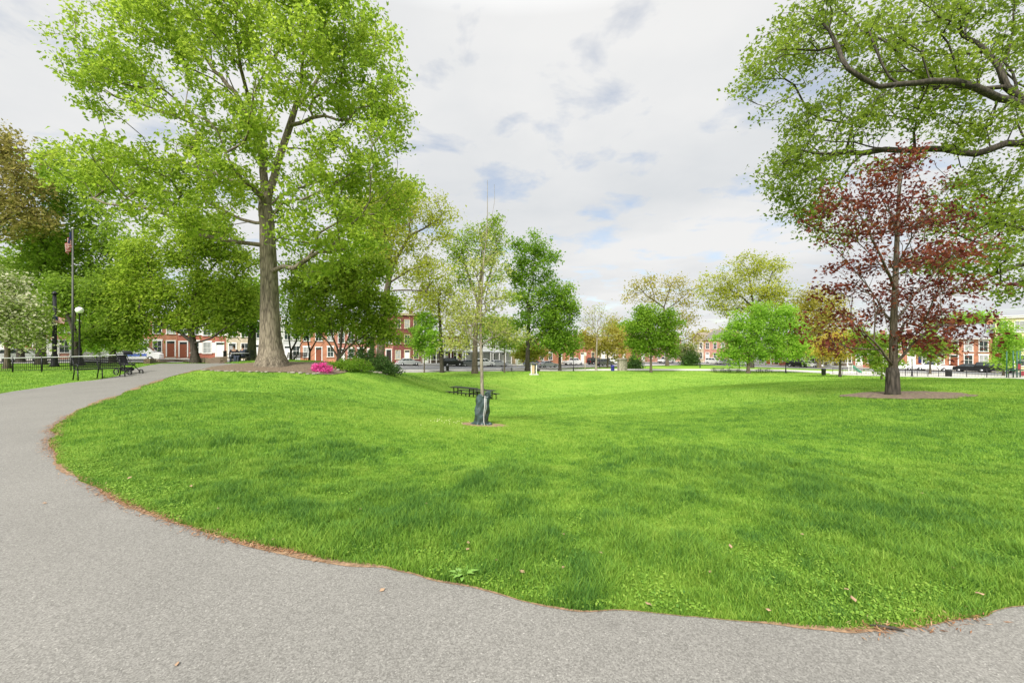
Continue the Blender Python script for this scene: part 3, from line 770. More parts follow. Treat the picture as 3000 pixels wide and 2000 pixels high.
# --- the big tulip tree on the mound
T1 = [(793, 1000), (790, 900), (788, 800), (785, 720), (783, 660), (777, 610)]
T1L = [[(777, 610), (772, 585), (740, 551, -1), (690, 505, -2), (660, 448, -2.6), (640, 390, -3)],
       [(777, 610), (790, 560), (804, 517, .5), (827, 436, 1), (850, 367, 1), (867, 310, 1.4), (918, 253, 2), (965, 180, 2.5), (1010, 100, 3)],
       [(777, 610), (775, 540, 1), (772, 470, 1.4), (763, 402, 1.6), (729, 344, 1.8), (689, 270, 2), (631, 212, 2.6), (591, 155, 3), (505, 98, 3.6), (425, 34, 4), (360, -10, 4)],
       [(763, 402, 1.6), (735, 320, .4), (705, 200, -1), (690, 80, -2), (700, -60, -2.5)],
       [(850, 367, 1), (918, 344, 0), (1022, 350, -1), (1090, 385, -1.6), (1160, 400, -2)],
       [(827, 436, 1), (930, 415, 2.5), (990, 370, 3.5), (1080, 330, 4)],
       [(867, 310, 1.4), (884, 200, 0), (895, 115, -.6), (884, 46, -1), (880, -80, -1)],
       [(867, 310, 1.4), (950, 230, 3), (1080, 190, 4)],
       [(783, 712), (720, 712, -.6), (680, 708, -1), (591, 689, -1.5), (540, 660, -1.8), (482, 626, -2), (402, 603, -2.2), (310, 597, -2.2), (240, 570, -2)],
       [(740, 551, -1), (640, 510, -.4), (560, 480, .5), (450, 470, 1), (330, 460, 1.5), (230, 430, 2)],
       [(729, 344, 1.8), (660, 385, 2.5), (563, 362, 3), (471, 327, 3), (413, 304, 2.8), (344, 287, 2.6), (260, 230, 2)],
       [(505, 98, 3.6), (400, 140, 3), (300, 170, 2.6), (210, 150, 2.5)],
       [(780, 640), (830, 590, -1), (884, 585, -2), (918, 614, -2.6), (987, 631, -3), (1060, 622, -3.2), (1140, 560, -3)],
       [(788, 790), (830, 780, -.6), (861, 786, -1.2), (930, 740, -2), (1010, 730, -2.6)],
       [(777, 610), (850, 560, 2), (960, 520, 3), (1060, 500, 3.5), (1150, 520, 3.5)],
       [(783, 670), (700, 640, 2), (600, 590, 3), (500, 560, 4), (380, 560, 4)],
       [(690, 505, -2), (600, 440, -3.5), (520, 420, -4)]]
T1C = [(340, 55, 110, 60), (480, 30, 120, 70), (650, 10, 140, 80), (830, 0, 150, 80), (1000, 30, 130, 80), (1095, 110, 70, 70), (600, -110, 180, 60), (850, -120, 190, 70),
       (225, 120, 65, 26), (320, 165, 90, 45), (235, 215, 75, 32), (330, 240, 90, 38), (420, 210, 90, 45), (520, 130, 110, 60), (660, 120, 110, 70), (850, 120, 130, 80), (1000, 160, 120, 80), (1110, 230, 80, 70),
       (255, 300, 50, 30), (440, 290, 90, 34), (600, 260, 60, 40), (930, 260, 110, 50), (1050, 310, 110, 60), (1140, 330, 75, 60), (1120, 410, 75, 40), (640, 390, 75, 60), (560, 420, 70, 40), (800, 230, 60, 60), (770, 330, 70, 50), (700, 300, 60, 40),
       (960, 440, 90, 45), (1060, 470, 80, 40), (250, 420, 55, 22), (330, 450, 90, 40), (430, 470, 110, 42), (200, 480, 70, 34), (260, 530, 110, 50), (390, 540, 110, 60), (530, 530, 110, 60), (650, 490, 80, 60), (650, 590, 80, 50),
       (880, 500, 80, 50), (990, 540, 110, 50), (1100, 545, 100, 50), (1165, 580, 60, 60), (920, 600, 110, 40), (1060, 640, 100, 45), (500, 620, 110, 45), (620, 660, 70, 40), (390, 630, 80, 30), (890, 700, 90, 50), (990, 720, 90, 50), (1080, 710, 50, 40), (930, 790, 70, 40), (845, 650, 40, 40), (725, 560, 40, 60), (740, 420, 60, 70)]
def spreadcl(cl, cx, rx, amp):
    out = []
    for c in cl:
        a = amp * math.sqrt(max(.08, 1 - ((c[0] - cx) / rx) ** 2))
        out.append((c[0], c[1], c[2], c[3], random.uniform(.15, 1) * a, 1.4)); out.append((c[0], c[1], c[2], c[3], -random.uniform(.15, 1) * a, 1.4))
    return out
tree('tulip_tree', 'giant bright green tree with thick furrowed trunk on the mulch bed', (795, 1063, 22), .52, T1, spreadcl(T1C, 690, 560, 4.5), 'tulip', 'grey', T1L, n=1150, per=70, size=.21, spread=.29, alpha=.30, flare=1.75, taper=.66, step=.7, rtip=.013, big=20)

# --- the big tree leaning in from the right
T2 = [(3330, 1000), (3330, 800), (3320, 640), (3290, 520), (3250, 440)]
T2L = [[(3250, 440), (3130, 360, -.6), (3040, 318, -1), (2995, 293, -1), (2948, 254, -1), (2926, 196, -.8), (2890, 152, -.5), (2823, 107, 0), (2805, 80, 0), (2770, 45, .3), (2716, 0, .5), (2680, -60, .5)],
       [(3040, 318, -1), (2926, 288, -1.6), (2859, 256, -2), (2796, 238, -2.2), (2725, 238, -2.4), (2636, 247, -2.5), (2573, 254, -2.5), (2524, 228, -2.5), (2484, 201, -2.5), (2466, 183, -2.5), (2412, 156, -2.5), (2368, 156, -2.5), (2296, 161, -2.6), (2247, 188, -2.8), (2207, 223, -3)],
       [(2479, 192, -2.5), (2453, 134, -2), (2428, 89, -1.6), (2430, 0, -1.5), (2440, -60, -1.5)],
       [(2796, 245, -2.2), (2743, 286, -1.5), (2680, 299, -1), (2645, 308, -.6)],
       [(2636, 248, -2.5), (2546, 304, -3), (2479, 348, -3.4), (2439, 384, -3.6), (2412, 429, -3.6)],
       [(3290, 520), (3150, 450), (3040, 422, .3), (2948, 420, .5), (2890, 442, .6), (2859, 451, .6), (2770, 437, .6), (2680, 440, .6), (2591, 438, .4), (2529, 451, .3), (2493, 482, 0), (2457, 536, 0)],
       [(2859, 451, .6), (2841, 491, .8), (2814, 545, 1), (2770, 558, 1.2), (2738, 580, 1.4)],
       [(2900, 285, -1.4), (2893, 357, -1), (2870, 430, -.4)],
       [(2832, 100, 0), (2838, 50, .4), (2859, 0, .8)],
       [(2591, 438, .4), (2450, 450, -1), (2350, 440, -1.6), (2290, 480, -1.8)],
       [(3330, 800), (3200, 790), (3080, 780, .5), (3000, 774, .8), (2921, 801, 1), (2861, 828, 1)],
       [(3200, 790), (3050, 690), (2930, 650), (2850, 640)],
       [(2412, 156, -2.5), (2380, 110, -2.6), (2330, 75, -2.7)],
       [(2926, 196, -.8), (2940, 120, -1.6), (2960, 30, -2)],
       [(2890, 152, -.5), (2780, 160, .6), (2680, 150, 1.4), (2600, 120, 2)]]
T2C = [(2195, 240, 55, 40), (2240, 190, 55, 34), (2275, 140, 70, 40), (2335, 80, 85, 42), (2420, 25, 90, 50), (2275, 285, 32, 32), (2370, 200, 70, 34), (2345, 130, 70, 34), (2520, 100, 70, 70), (2600, 40, 80, 60), (2620, 150, 80, 55), (2700, 90, 80, 70), (2720, 210, 100, 50),
       (2830, 180, 80, 70), (2900, 60, 90, 70), (2975, 130, 55, 90), (2780, 10, 80, 50), (2640, 240, 90, 40), (2800, 270, 80, 50), (2520, 250, 60, 30), (2450, 290, 55, 36), (2400, 340, 80, 38), (2330, 370, 55, 34), (2540, 330, 80, 45), (2640, 330, 70, 50), (2760, 350, 70, 50), (2860, 370, 70, 60), (2955, 340, 60, 60), (2480, 380, 70, 36),
       (2330, 450, 70, 50), (2275, 500, 45, 65), (2335, 540, 70, 60), (2410, 480, 65, 50), (2290, 590, 35, 36), (2395, 590, 60, 65), (2430, 680, 45, 50), (2360, 640, 30, 40), (2600, 480, 60, 25), (2820, 550, 70, 60), (2930, 500, 75, 70), (2960, 620, 70, 70), (2880, 640, 80, 55), (2950, 740, 70, 70), (2850, 760, 75, 55), (2770, 650, 60, 50), (2985, 840, 40, 45), (2930, 830, 50, 30), (2740, 760, 60, 50),
       (3090, 100, 70, 120), (3120, 350, 80, 120), (3130, 620, 90, 120), (3100, 820, 80, 90)]
tree('oak_tree', 'large airy tree reaching long branches in over the red maple', (3330, None, 16), .38, T2, spreadcl(T2C, 2900, 900, 2.2), 'oak', 'dark', T2L, n=1300, per=36, size=.145, spread=.22, alpha=.30, rtip=.010, step=.55, taper=.7)

# --- red maple
MTK = [(2616, 1110), (2617, 1070), (2618, 950), (2624, 800), (2630, 650), (2636, 530), (2640, 450)]
MLB = [[(2617, 1070), (2560, 1000, -.6), (2500, 950, -1), (2430, 940, -1.2)], [(2617, 1070), (2680, 1000, -.4), (2750, 950, -.8), (2830, 960, -1)],
       [(2618, 960), (2570, 880, .7), (2510, 800, 1), (2450, 730, 1)], [(2619, 930), (2690, 850, .6), (2760, 770, 1), (2800, 700, 1)],
       [(2622, 850), (2580, 750, -.8), (2540, 660, -1), (2490, 590, -1)], [(2625, 800), (2670, 700, -.8), (2720, 620, -1), (2760, 560, -1)],
       [(2617, 1050), (2600, 960, -1.2), (2590, 900, -1.6)], [(2630, 700), (2605, 620, .5), (2590, 540, .5)], [(2618, 1000), (2660, 930, 1.4), (2700, 880, 1.8)]]
MC = [(2640, 470, 45, 40), (2590, 515, 75, 42), (2520, 550, 85, 34), (2465, 600, 75, 36), (2560, 600, 90, 36), (2690, 560, 50, 40), (2440, 640, 40, 30), (2640, 640, 80, 40), (2480, 680, 60, 36), (2560, 690, 80, 34), (2700, 660, 60, 40), (2770, 640, 60, 40), (2500, 770, 70, 30), (2600, 770, 90, 34), (2470, 840, 80, 28), (2540, 850, 60, 24),
      (2720, 750, 90, 50), (2790, 740, 60, 45), (2760, 840, 100, 45), (2660, 860, 90, 40), (2470, 920, 85, 24), (2420, 960, 45, 22), (2530, 940, 60, 24), (2690, 930, 110, 34), (2790, 920, 80, 40), (2810, 985, 55, 34), (2750, 990, 80, 34), (2660, 990, 60, 30), (2420, 1010, 38, 26), (2480, 1000, 50, 24), (2815, 1040, 30, 22)]
mp_root, _ = tree('red_maple', 'dark red leaved maple on the right standing in a mulch ring', (2615, 1156, 13), .14, MTK, spreadcl(MC, 2630, 260, 1.5), 'red', 'mid', MLB, n=560, per=21, size=.115, spread=.15, alpha=.30, step=.45, rtip=.007, flare=1.3, taper=.25, jit=.24)
mbw = MB(); zt = [0, .12, .4, .75, .92]; mbw.tube([(0.005 * math.sin(z * 5), 0, z - .05) for z in zt], [.235, .195, .182, .172, .150], 14)
mbw.build('trunk_base', BK['dark'], mp_root, True)

# --- young tree with watering bag
YTK = [(1413, 1150), (1411, 1080), (1409, 1010), (1408, 930), (1412, 850), (1418, 760), (1425, 690), (1428, 640), (1428, 560), (1428, 528)]
YLB = [[(1409, 1030), (1380, 985, -.2), (1350, 950, -.3), (1325, 935, -.4)], [(1409, 1030), (1440, 990, -.1), (1480, 965, -.3), (1515, 955, -.3)], [(1408, 1000), (1370, 1020, .3), (1330, 1030, .4)],
       [(1409, 1010), (1460, 1010, .3), (1520, 985, .4)], [(1408, 960), (1370, 900, .3), (1340, 860, .3)], [(1408, 950), (1450, 900, .2), (1490, 870, .3)], [(1412, 850), (1385, 780, .1), (1370, 720, .1)], [(1415, 800), (1440, 740, -.1), (1465, 690), (1487, 645)],
       [(1425, 690), (1440, 640), (1449, 590), (1448, 540)], [(1418, 760), (1405, 690, .1), (1400, 650, .1)], [(1410, 900), (1430, 830, -.2), (1450, 790, -.2)], [(1409, 930), (1390, 860, -.2), (1378, 820, -.3)]]
YC = [(1345, 950, 50, 40), (1330, 1010, 50, 30), (1400, 930, 60, 50), (1470, 960, 60, 36), (1510, 990, 40, 26), (1450, 880, 50, 40), (1360, 880, 40, 40), (1410, 850, 40, 30), (1300, 1020, 20, 16), (1540, 985, 16, 14), (1398, 780, 34, 36), (1442, 760, 28, 36), (1420, 700, 22, 34), (1470, 800, 24, 24)]
tree('young_tree', 'slim young tree with a bare leader and a watering bag at its foot', (1413, 1247, 9.8), .058, YTK, YC, 'catkin', 'pale', YLB, n=330, per=13, size=.065, spread=.09, alpha=.3, step=.22, rtip=.0038, flare=1.3, taper=.07, wig=.14)

# --- watering bag wrapped round the young trunk
def water_bag():
    root = empty('watering_bag', YT, 0, 'wrinkled dark green watering bag zipped round the young tree trunk', 'watering bag')
    Vv = []; nR, nS = 22, 40
    for a in range(nR):
        t = a / (nR - 1); z = t * .74
        cx = -.055 * (1 - t) + .05 * t; r_ = .150 - .012 * t + .022 * math.sin(t * 3.0) + (.05 * max(0, .12 - t) / .12)
        for b in range(nS):
            th_ = 2 * math.pi * b / nS
            f = 1 + .13 * math.sin(3 * th_ + 6 * t) + .10 * math.sin(7 * th_ - 9 * t) * math.sin(6 * t + th_) + .05 * math.sin(16 * t + 2 * th_) + .03 * math.sin(11 * th_ + 23 * t)
            if t > .9: f *= 1 + .08 * math.sin(5 * th_)
            Vv.append((cx + r_ * f * math.cos(th_), r_ * f * .92 * math.sin(th_), z + (.05 * math.sin(th_ * 2 + .6) + .035 * math.cos(th_) if t > .85 else 0) * (t - .85) / .15))
    fs = []
    for a in range(nR - 1):
        for b in range(nS):
            c = (b + 1) % nS; fs.append((a * nS + b, a * nS + c, (a + 1) * nS + c, (a + 1) * nS + b))
    # inner throat so the rim reads as an open bag
    b0 = len(Vv)
    for b in range(nS): x, y, z = Vv[(nR - 1) * nS + b]; Vv.append((.05 + (x - .05) * .72, y * .72, z - .05))
    for b in range(nS):
        c = (b + 1) % nS; fs.append(((nR - 1) * nS + b, (nR - 1) * nS + c, b0 + c, b0 + b))
    fs.append(tuple(range(b0, b0 + nS)))
    mb = MB().add(Vv, fs); mb.build('bag', M['bag'], root, True)
    hd = MB(); hd.tube([(.06, -.14, .70), (.10, -.15, .80), (.14, -.14, .82), (.19, -.12, .74), (.215, -.10, .64)], [.022, .02, .025, .022, .012], 8); hd.build('handle_strap', M['bag'], root, True)
    st = MB(); st.tube([(.075, -.165, .72), (.07, -.19, .5), (.05, -.20, .3), (.05, -.205, .12), (.085, -.235, -.02)], .006, 6); st.tube([(.10, -.165, .66), (.10, -.19, .42), (.07, -.2, .25)], .004, 5)
    st.build('white_zip', M['white'], root, True)
    fr = MB()
    for a in range(15): t = a / 15 * 6.28; fr.tube([(-.03 + .20 * math.cos(t), .19 * math.sin(t), .05), (-.03 + .25 * math.cos(t + .1), .235 * math.sin(t + .1), .02), (-.03 + .27 * math.cos(t + .3), .26 * math.sin(t + .3), .012)], [.02, .024, .012], 6)
    fr.build('base_flap', M['bag'], root, True)
water_bag()

# --- other trees, by eye from the photo
def auto(name, label, base, R0, fork, clumps, leaf, **k):
    k['per'] = int(k.get('per', 40) * (1.4 if k.get('per', 40) > 5 else 1)); k['spread'] = k.get('spread', .6) * .72; k['size'] = k.get('size', .3) * 1.08
    sat = []
    for c_ in clumps:
        for _ in range(2):
            a_ = random.uniform(0, 6.283); f_ = random.uniform(.85, 1.15); g_ = random.uniform(.28, .5)
            if math.sin(a_) < .6: sat.append((c_[0] + math.cos(a_) * c_[2] * f_, c_[1] + math.sin(a_) * c_[3] * f_, c_[2] * g_, c_[3] * g_))
    return tree(name, label, base, R0, fork, list(clumps) + sat, leaf, **k)
auto('bronze_tree', 'bronze leaved tree at the far left edge', (-60, None, 36), .35, [(-60, 900), (-55, 750)], [(20, 440, 70, 55), (-20, 540, 100, 80), (70, 540, 60, 50), (10, 640, 110, 70), (90, 640, 60, 50), (-60, 440, 80, 70), (-90, 620, 90, 90)], 'bronze', n=240, per=34, size=.28, spread=.7)
auto('green_tree', 'tall mid green tree behind the flagpole', (120, None, 40), .38, [(120, 950), (125, 820)], [(150, 560, 80, 60), (220, 620, 90, 60), (100, 680, 90, 60), (200, 720, 110, 60), (300, 700, 80, 60), (110, 790, 90, 60), (240, 800, 100, 50), (330, 780, 60, 60), (180, 860, 100, 45), (260, 520, 80, 40), (170, 480, 60, 40)], 'mid', bk='dark', n=330, per=44, size=.30, spread=.75)
auto('blossom_tree', 'white blossoming tree at the left edge above the low fence', (20, None, 26), .16, [(22, 1030), (24, 980)], [(15, 830, 60, 36), (50, 890, 60, 40), (0, 930, 70, 45), (80, 950, 50, 36), (30, 990, 80, 32), (-50, 900, 60, 60)], 'blossom', n=200, per=40, size=.17, spread=.45, jit=.33)
auto('vase_tree', 'dark multi-stemmed green tree beside the flagpole', (226, 1066, 31), .32, [(226, 1030), (224, 985)], [(180, 860, 70, 45), (250, 850, 80, 50), (300, 900, 60, 45), (330, 960, 60, 40), (280, 985, 60, 30), (370, 930, 50, 50), (150, 930, 45, 40), (400, 1000, 40, 25)], 'mid', bk='dark', limbs=[[(226, 990), (205, 940), (185, 890)], [(226, 990), (245, 930), (250, 880)], [(226, 985), (220, 920), (215, 850)], [(226, 1000), (270, 960), (320, 930)]], n=200, per=45, size=.22, spread=.55)
auto('spreading_tree', 'low spreading bright green tree left of the big trunk', (572, 1064, 31), .30, [(570, 1035), (566, 1005)], [(400, 790, 80, 50), (480, 740, 100, 50), (590, 740, 100, 50), (690, 760, 70, 50), (380, 870, 70, 45), (470, 860, 100, 55), (570, 850, 100, 55), (670, 850, 80, 60), (440, 930, 90, 28), (540, 935, 100, 28), (650, 930, 90, 34), (720, 900, 50, 50), (400, 965, 50, 16), (620, 962, 50, 14), (500, 690, 80, 40), (620, 690, 80, 40), (400, 740, 60, 30)], 'tulip', bk='dark',
     limbs=[[(566, 1005), (530, 975), (470, 950), (420, 920)], [(566, 1005), (545, 950), (520, 880)], [(566, 1005), (590, 950, 1), (620, 880, 1)], [(566, 1010), (620, 990, -1), (680, 950, -1)], [(566, 1000), (570, 930), (575, 850)]], n=420, per=60, size=.22, spread=.55)
auto('shade_tree', 'thick brown trunked tree directly left of the giant tree', (737, 1062, 39), .42, [(738, 1000), (740, 930)], [(680, 900, 80, 50), (740, 870, 70, 50), (640, 890, 70, 40), (700, 950, 70, 22)], 'dense', bk='mossy', n=170, per=50, size=.3, spread=.8)
auto('leaning_tree', 'thin leaning multi-stemmed tree just right of the giant trunk', (852, 1060, 34), .12, [(852, 1030)], [(860, 880, 45, 40), (900, 850, 60, 40), (840, 930, 30, 40), (890, 940, 50, 30), (930, 900, 50, 40), (870, 975, 40, 16)], 'dense', bk='dark', limbs=[[(852, 1045), (846, 990), (838, 930)], [(852, 1045), (868, 1000), (872, 930)], [(852, 1050), (880, 1010, -1), (920, 950, -1)]], n=130, per=20, size=.2, spread=.5)
auto('leaning_tree', 'thin dark tree leaning right between the giant trunk and the pink bush', (905, None, 37), .11, [(908, 1030)], [(930, 940, 45, 26), (900, 970, 40, 20), (960, 960, 40, 22), (880, 920, 30, 26)], 'dense', bk='dark', limbs=[[(908, 1035), (925, 1000), (945, 960)], [(908, 1035), (900, 990), (895, 940)], [(906, 1045), (935, 1020, -1), (965, 985, -1)]], n=110, per=20, size=.2, spread=.5)
auto('leaning_tree', 'dark branching small tree behind the evergreen shrubs', (1062, None, 38), .12, [(1062, 1030)], [(1040, 970, 40, 22), (1080, 985, 40, 20), (1105, 960, 30, 22), (1060, 1005, 40, 12)], 'mid', bk='dark', limbs=[[(1062, 1030), (1045, 1000), (1030, 970)], [(1062, 1030), (1085, 1000), (1105, 970)]], n=100, per=20, size=.2, spread=.5)
auto('fan_tree', 'fan shaped multi-stemmed tree with bright green crown behind the pink bush', (993, 1062, 31), .20, [(993, 1050), (993, 1035)], [(880, 790, 60, 40), (950, 820, 80, 50), (1040, 830, 80, 50), (900, 870, 70, 40), (1000, 890, 90, 45), (1090, 900, 65, 50), (1120, 960, 40, 36), (930, 930, 80, 26), (1040, 950, 90, 28), (1140, 900, 24, 40), (1080, 780, 50, 40), (1010, 770, 60, 40), (1130, 990, 30, 16), (900, 960, 50, 18)], 'tulip', bk='mid',
     limbs=[[(993, 1045), (960, 1000), (920, 960), (880, 900)], [(993, 1045), (975, 990), (960, 920)], [(993, 1045), (1000, 980), (1005, 900)], [(993, 1045), (1020, 990), (1040, 920)], [(993, 1045), (1040, 1000), (1090, 960)], [(993, 1045), (1010, 990, 1.5), (1020, 930, 2)], [(993, 1045), (980, 990, -1.5), (970, 930, -2)]], n=330, per=50, size=.22, spread=.5)
auto('tall_elm', 'tall pale trunked tree with open yellow green crown behind the bright fan tree', (1112, 1060, 48), .50, [(1118, 980), (1128, 880), (1138, 830)], [(1150, 570, 60, 40), (1230, 610, 80, 50), (1290, 640, 45, 36), (1170, 650, 70, 50), (1100, 600, 60, 50), (1110, 700, 60, 50), (1210, 720, 70, 45), (1260, 800, 60, 36), (1200, 800, 50, 30), (1140, 770, 50, 40), (1300, 700, 30, 24), (1230, 880, 60, 24)], 'yellow', bk='mid',
     limbs=[[(1138, 830), (1160, 760), (1200, 690), (1280, 650)], [(1138, 830), (1130, 740), (1120, 640)], [(1140, 820), (1200, 790), (1270, 770)], [(1138, 850), (1180, 850), (1250, 850)], [(1138, 830), (1150, 720, 2), (1180, 610, 2)]], n=340, per=30, size=.26, spread=.8, rtip=.02)
auto('street_tree', 'small bright green tree in front of the dark brick house', (1243, None, 70), .12, [(1243, 1050), (1243, 1030)], [(1240, 960, 30, 34), (1225, 1000, 32, 34), (1262, 1000, 34, 34), (1245, 1030, 36, 22), (1250, 930, 20, 18)], 'bright', n=90, per=45, size=.36, spread=.6)
auto('street_tree', 'yellow green tree with dark trunk by the black park bin', (1295, None, 71), .34, [(1293, 1020), (1290, 960), (1286, 900)], [(1270, 790, 45, 36), (1240, 840, 45, 36), (1300, 850, 50, 40), (1340, 900, 40, 40), (1270, 910, 50, 36), (1320, 970, 45, 34), (1370, 960, 40, 40), (1260, 880, 50, 40), (1350, 1010, 40, 22)], 'yellow', bk='dark', n=240, per=28, size=.34, spread=.9, rtip=.02)
auto('street_tree', 'tall green tree with forked dark limbs behind the young tree', (1391, None, 70), .50, [(1392, 1000), (1396, 930), (1402, 890)], [(1420, 680, 60, 36), (1350, 710, 50, 40), (1460, 720, 36, 40), (1400, 740, 60, 40), (1340, 780, 36, 40), (1450, 800, 30, 34), (1360, 830, 40, 34), (1480, 870, 24, 16)], 'tulip', bk='mid',
     limbs=[[(1402, 890), (1385, 840), (1360, 770)], [(1402, 890), (1408, 820), (1415, 720)], [(1402, 890), (1425, 830), (1450, 760)], [(1402, 900), (1440, 880), (1490, 865)]], n=250, per=26, size=.34, spread=.8, rtip=.03)
auto('street_tree', 'tall dense dark green tree in the centre of the far edge', (1545, None, 78), .45, [(1547, 1000), (1550, 900)], [(1580, 720, 40, 30), (1540, 740, 40, 36), (1600, 770, 36, 40), (1560, 800, 55, 40), (1510, 790, 30, 36), (1545, 870, 55, 45), (1600, 850, 36, 50), (1560, 940, 65, 45), (1610, 940, 40, 45), (1590, 1000, 60, 34), (1640, 1010, 50, 30)], 'dense', bk='dark', n=260, per=48, size=.42, spread=.95)
auto('street_tree', 'narrower dense green tree right of the tall dark one', (1640, None, 79), .30, [(1640, 1010), (1645, 960)], [(1650, 850, 26, 26), (1640, 900, 34, 36), (1668, 900, 22, 36), (1645, 960, 45, 36), (1620, 1005, 40, 30), (1670, 1010, 36, 34)], 'dense', bk='dark', n=160, per=44, size=.42, spread=.9)
auto('street_tree', 'nearly bare grey twiggy tree at the centre of the far edge', (1746, None, 80), .20, [(1748, 1020), (1750, 970)], [(1750, 910, 36, 26), (1725, 940, 24, 30), (1778, 940, 26, 30), (1750, 960, 44, 30)], 'catkin', bk='pale', n=330, per=3, size=.26, spread=.5, rtip=.02, step=1.0)
auto('street_tree', 'low fresh green tree in front of the grey porch house', (1478, None, 73), .12, [(1478, 1050), (1478, 1020)], [(1478, 970, 34, 28), (1445, 990, 34, 26), (1505, 1000, 34, 26), (1475, 1010, 40, 22)], 'mid', n=110, per=26, size=.32, spread=.7)
auto('shrub_tree', 'round yellow green small tree in front of the orange brick house', (1545, None, 84), .12, [(1545, 1065)], [(1548, 1030, 40, 24), (1530, 1040, 26, 18), (1570, 1040, 26, 18)], 'yellow', n=90, per=40, size=.38, spread=.6)
auto('shrub_tree', 'yellow olive tree left of the stone pillar', (1780, None, 90), .2, [(1780, 1050)], [(1790, 970, 36, 30), (1810, 1000, 36, 30), (1770, 1010, 40, 34), (1800, 1035, 40, 20), (1720, 990, 24, 34)], 'olive', n=130, per=36, size=.42, spread=.9)
auto('round_tree', 'round green tree with clear trunk right of the stone pillar', (1907, None, 73), .24, [(1907, 1050), (1910, 1025)], [(1910, 920, 45, 30), (1870, 950, 40, 34), (1950, 940, 36, 36), (1900, 970, 65, 36), (1960, 990, 34, 34), (1860, 1000, 30, 28), (1920, 1010, 60, 28), (1960, 1030, 28, 18), (1875, 1030, 28, 18)], 'dense', bk='mid', n=260, per=46, size=.36, spread=.75)
auto('open_tree', 'open crowned pale yellow tree rising behind the round green tree', (1955, None, 100), .40, [(1950, 980), (1945, 900)], [(1880, 830, 46, 24), (1960, 830, 50, 26), (2010, 850, 34, 30), (1850, 870, 22, 26), (1925, 870, 50, 26), (2000, 890, 34, 22), (1980, 950, 60, 20), (2020, 990, 50, 24), (1990, 930, 40, 22)], 'olive', bk='mid',
     limbs=[[(1945, 900), (1900, 870), (1870, 840)], [(1945, 900), (1960, 850), (1975, 820)], [(1945, 910), (1990, 880), (2020, 850)]], n=240, per=15, size=.42, spread=1.1, rtip=.03)
auto('broad_tree', 'broad yellow green tree towering behind the bright round tree', (2200, None, 92), .55, [(2205, 960), (2208, 900)], [(2190, 780, 60, 28), (2250, 790, 50, 34), (2130, 810, 50, 30), (2100, 850, 50, 30), (2180, 850, 80, 34), (2260, 850, 60, 40), (2300, 880, 40, 30), (2110, 890, 60, 20), (2160, 910, 50, 20), (2240, 900, 60, 30)], 'yellow', bk='dark',
     limbs=[[(2208, 900), (2160, 860), (2110, 840)], [(2208, 900), (2200, 840), (2190, 790)], [(2208, 900), (2240, 860), (2280, 840)]], n=270, per=34, size=.42, spread=1.1, rtip=.03)
auto('hazy_tree', 'yellow olive tree between the bright round tree and red maple', (2400, None, 90), .4, [(2400, 980)], [(2370, 880, 40, 28), (2420, 880, 50, 30), (2340, 920, 36, 30), (2440, 920, 40, 34), (2390, 940, 60, 34), (2430, 980, 60, 40), (2380, 1010, 50, 30)], 'olive', bk='mid', n=210, per=34, size=.45, spread=1.1)
auto('round_tree', 'wide bright green round tree with short trunk in front of the picnic tables', (2192, None, 69), .30, [(2192, 1062), (2194, 1045)], [(2230, 910, 60, 28), (2180, 940, 50, 32), (2290, 940, 50, 34), (2240, 970, 80, 40), (2150, 990, 45, 36), (2320, 990, 45, 36), (2200, 1010, 70, 36), (2290, 1020, 70, 34), (2130, 1030, 30, 26), (2350, 1030, 30, 26), (2160, 1048, 40, 18), (2240, 1045, 60, 16)], 'bright', bk='mid', n=300, per=52, size=.36, spread=.75)
auto('amber_tree', 'small amber and green tree left of the red maple', (2461, 1102, 55), .17, [(2461, 1060), (2458, 1040)], [(2450, 990, 40, 26), (2420, 1010, 30, 26), (2470, 1030, 34, 24), (2430, 1045, 34, 18), (2480, 1000, 24, 24)], 'amber', bk='dark', n=130, per=34, size=.24, spread=.55)
auto('weeping_tree', 'small green tree drooping just left of the red maple trunk', (2583, 1112, 42), .09, [(2583, 1080), (2580, 1060)], [(2560, 1010, 45, 26), (2530, 1040, 34, 24), (2590, 1050, 34, 26), (2570, 1075, 34, 18), (2600, 1000, 34, 30), (2520, 990, 40, 26)], 'mid', bk='mid', n=140, per=36, size=.20, spread=.45, droop=1.0)
auto('street_tree', 'green tree behind the slate roofed brick house', (2850, None, 92), .3, [(2850, 1000)], [(2830, 940, 50, 20), (2880, 940, 40, 20), (2780, 960, 40, 24), (2740, 1000, 40, 30)], 'bright', n=110, per=40, size=.5, spread=1.2)
auto('street_tree', 'light green tree in front of the pale yellow house', (2940, None, 60), .14, [(2940, 1065), (2941, 1040)], [(2940, 960, 22, 26), (2955, 990, 24, 24), (2938, 1030, 24, 30), (2958, 1030, 18, 26), (2938, 1062, 22, 18), (2990, 1000, 24, 22)], 'bright', n=130, per=34, size=.28, spread=.6)
auto('street_tree', 'green tree standing right of the maple beside the navy shuttered house', (2725, None, 66), .16, [(2725, 1060)], [(2720, 1010, 34, 26), (2740, 1040, 24, 24), (2700, 1030, 26, 24), (2760, 1010, 30, 26)], 'mid', n=100, per=34, size=.32, spread=.6)
auto('blossom_tree', 'pale blossoming tree in front of the gabled house', (2005, None, 108), .15, [(2005, 1060)], [(1990, 1035, 28, 16), (2025, 1040, 24, 14), (2005, 1020, 22, 12)], 'blossom', n=90, per=34, size=.42, spread=.8, jit=.33)
auto('backdrop_tree', 'green treetop behind the porch houses at the centre', (1465, None, 135), .4, [(1465, 1000)], [(1460, 950, 40, 22), (1500, 960, 30, 20), (1430, 970, 30, 20)], 'mid', n=80, per=40, size=.7, spread=1.6)
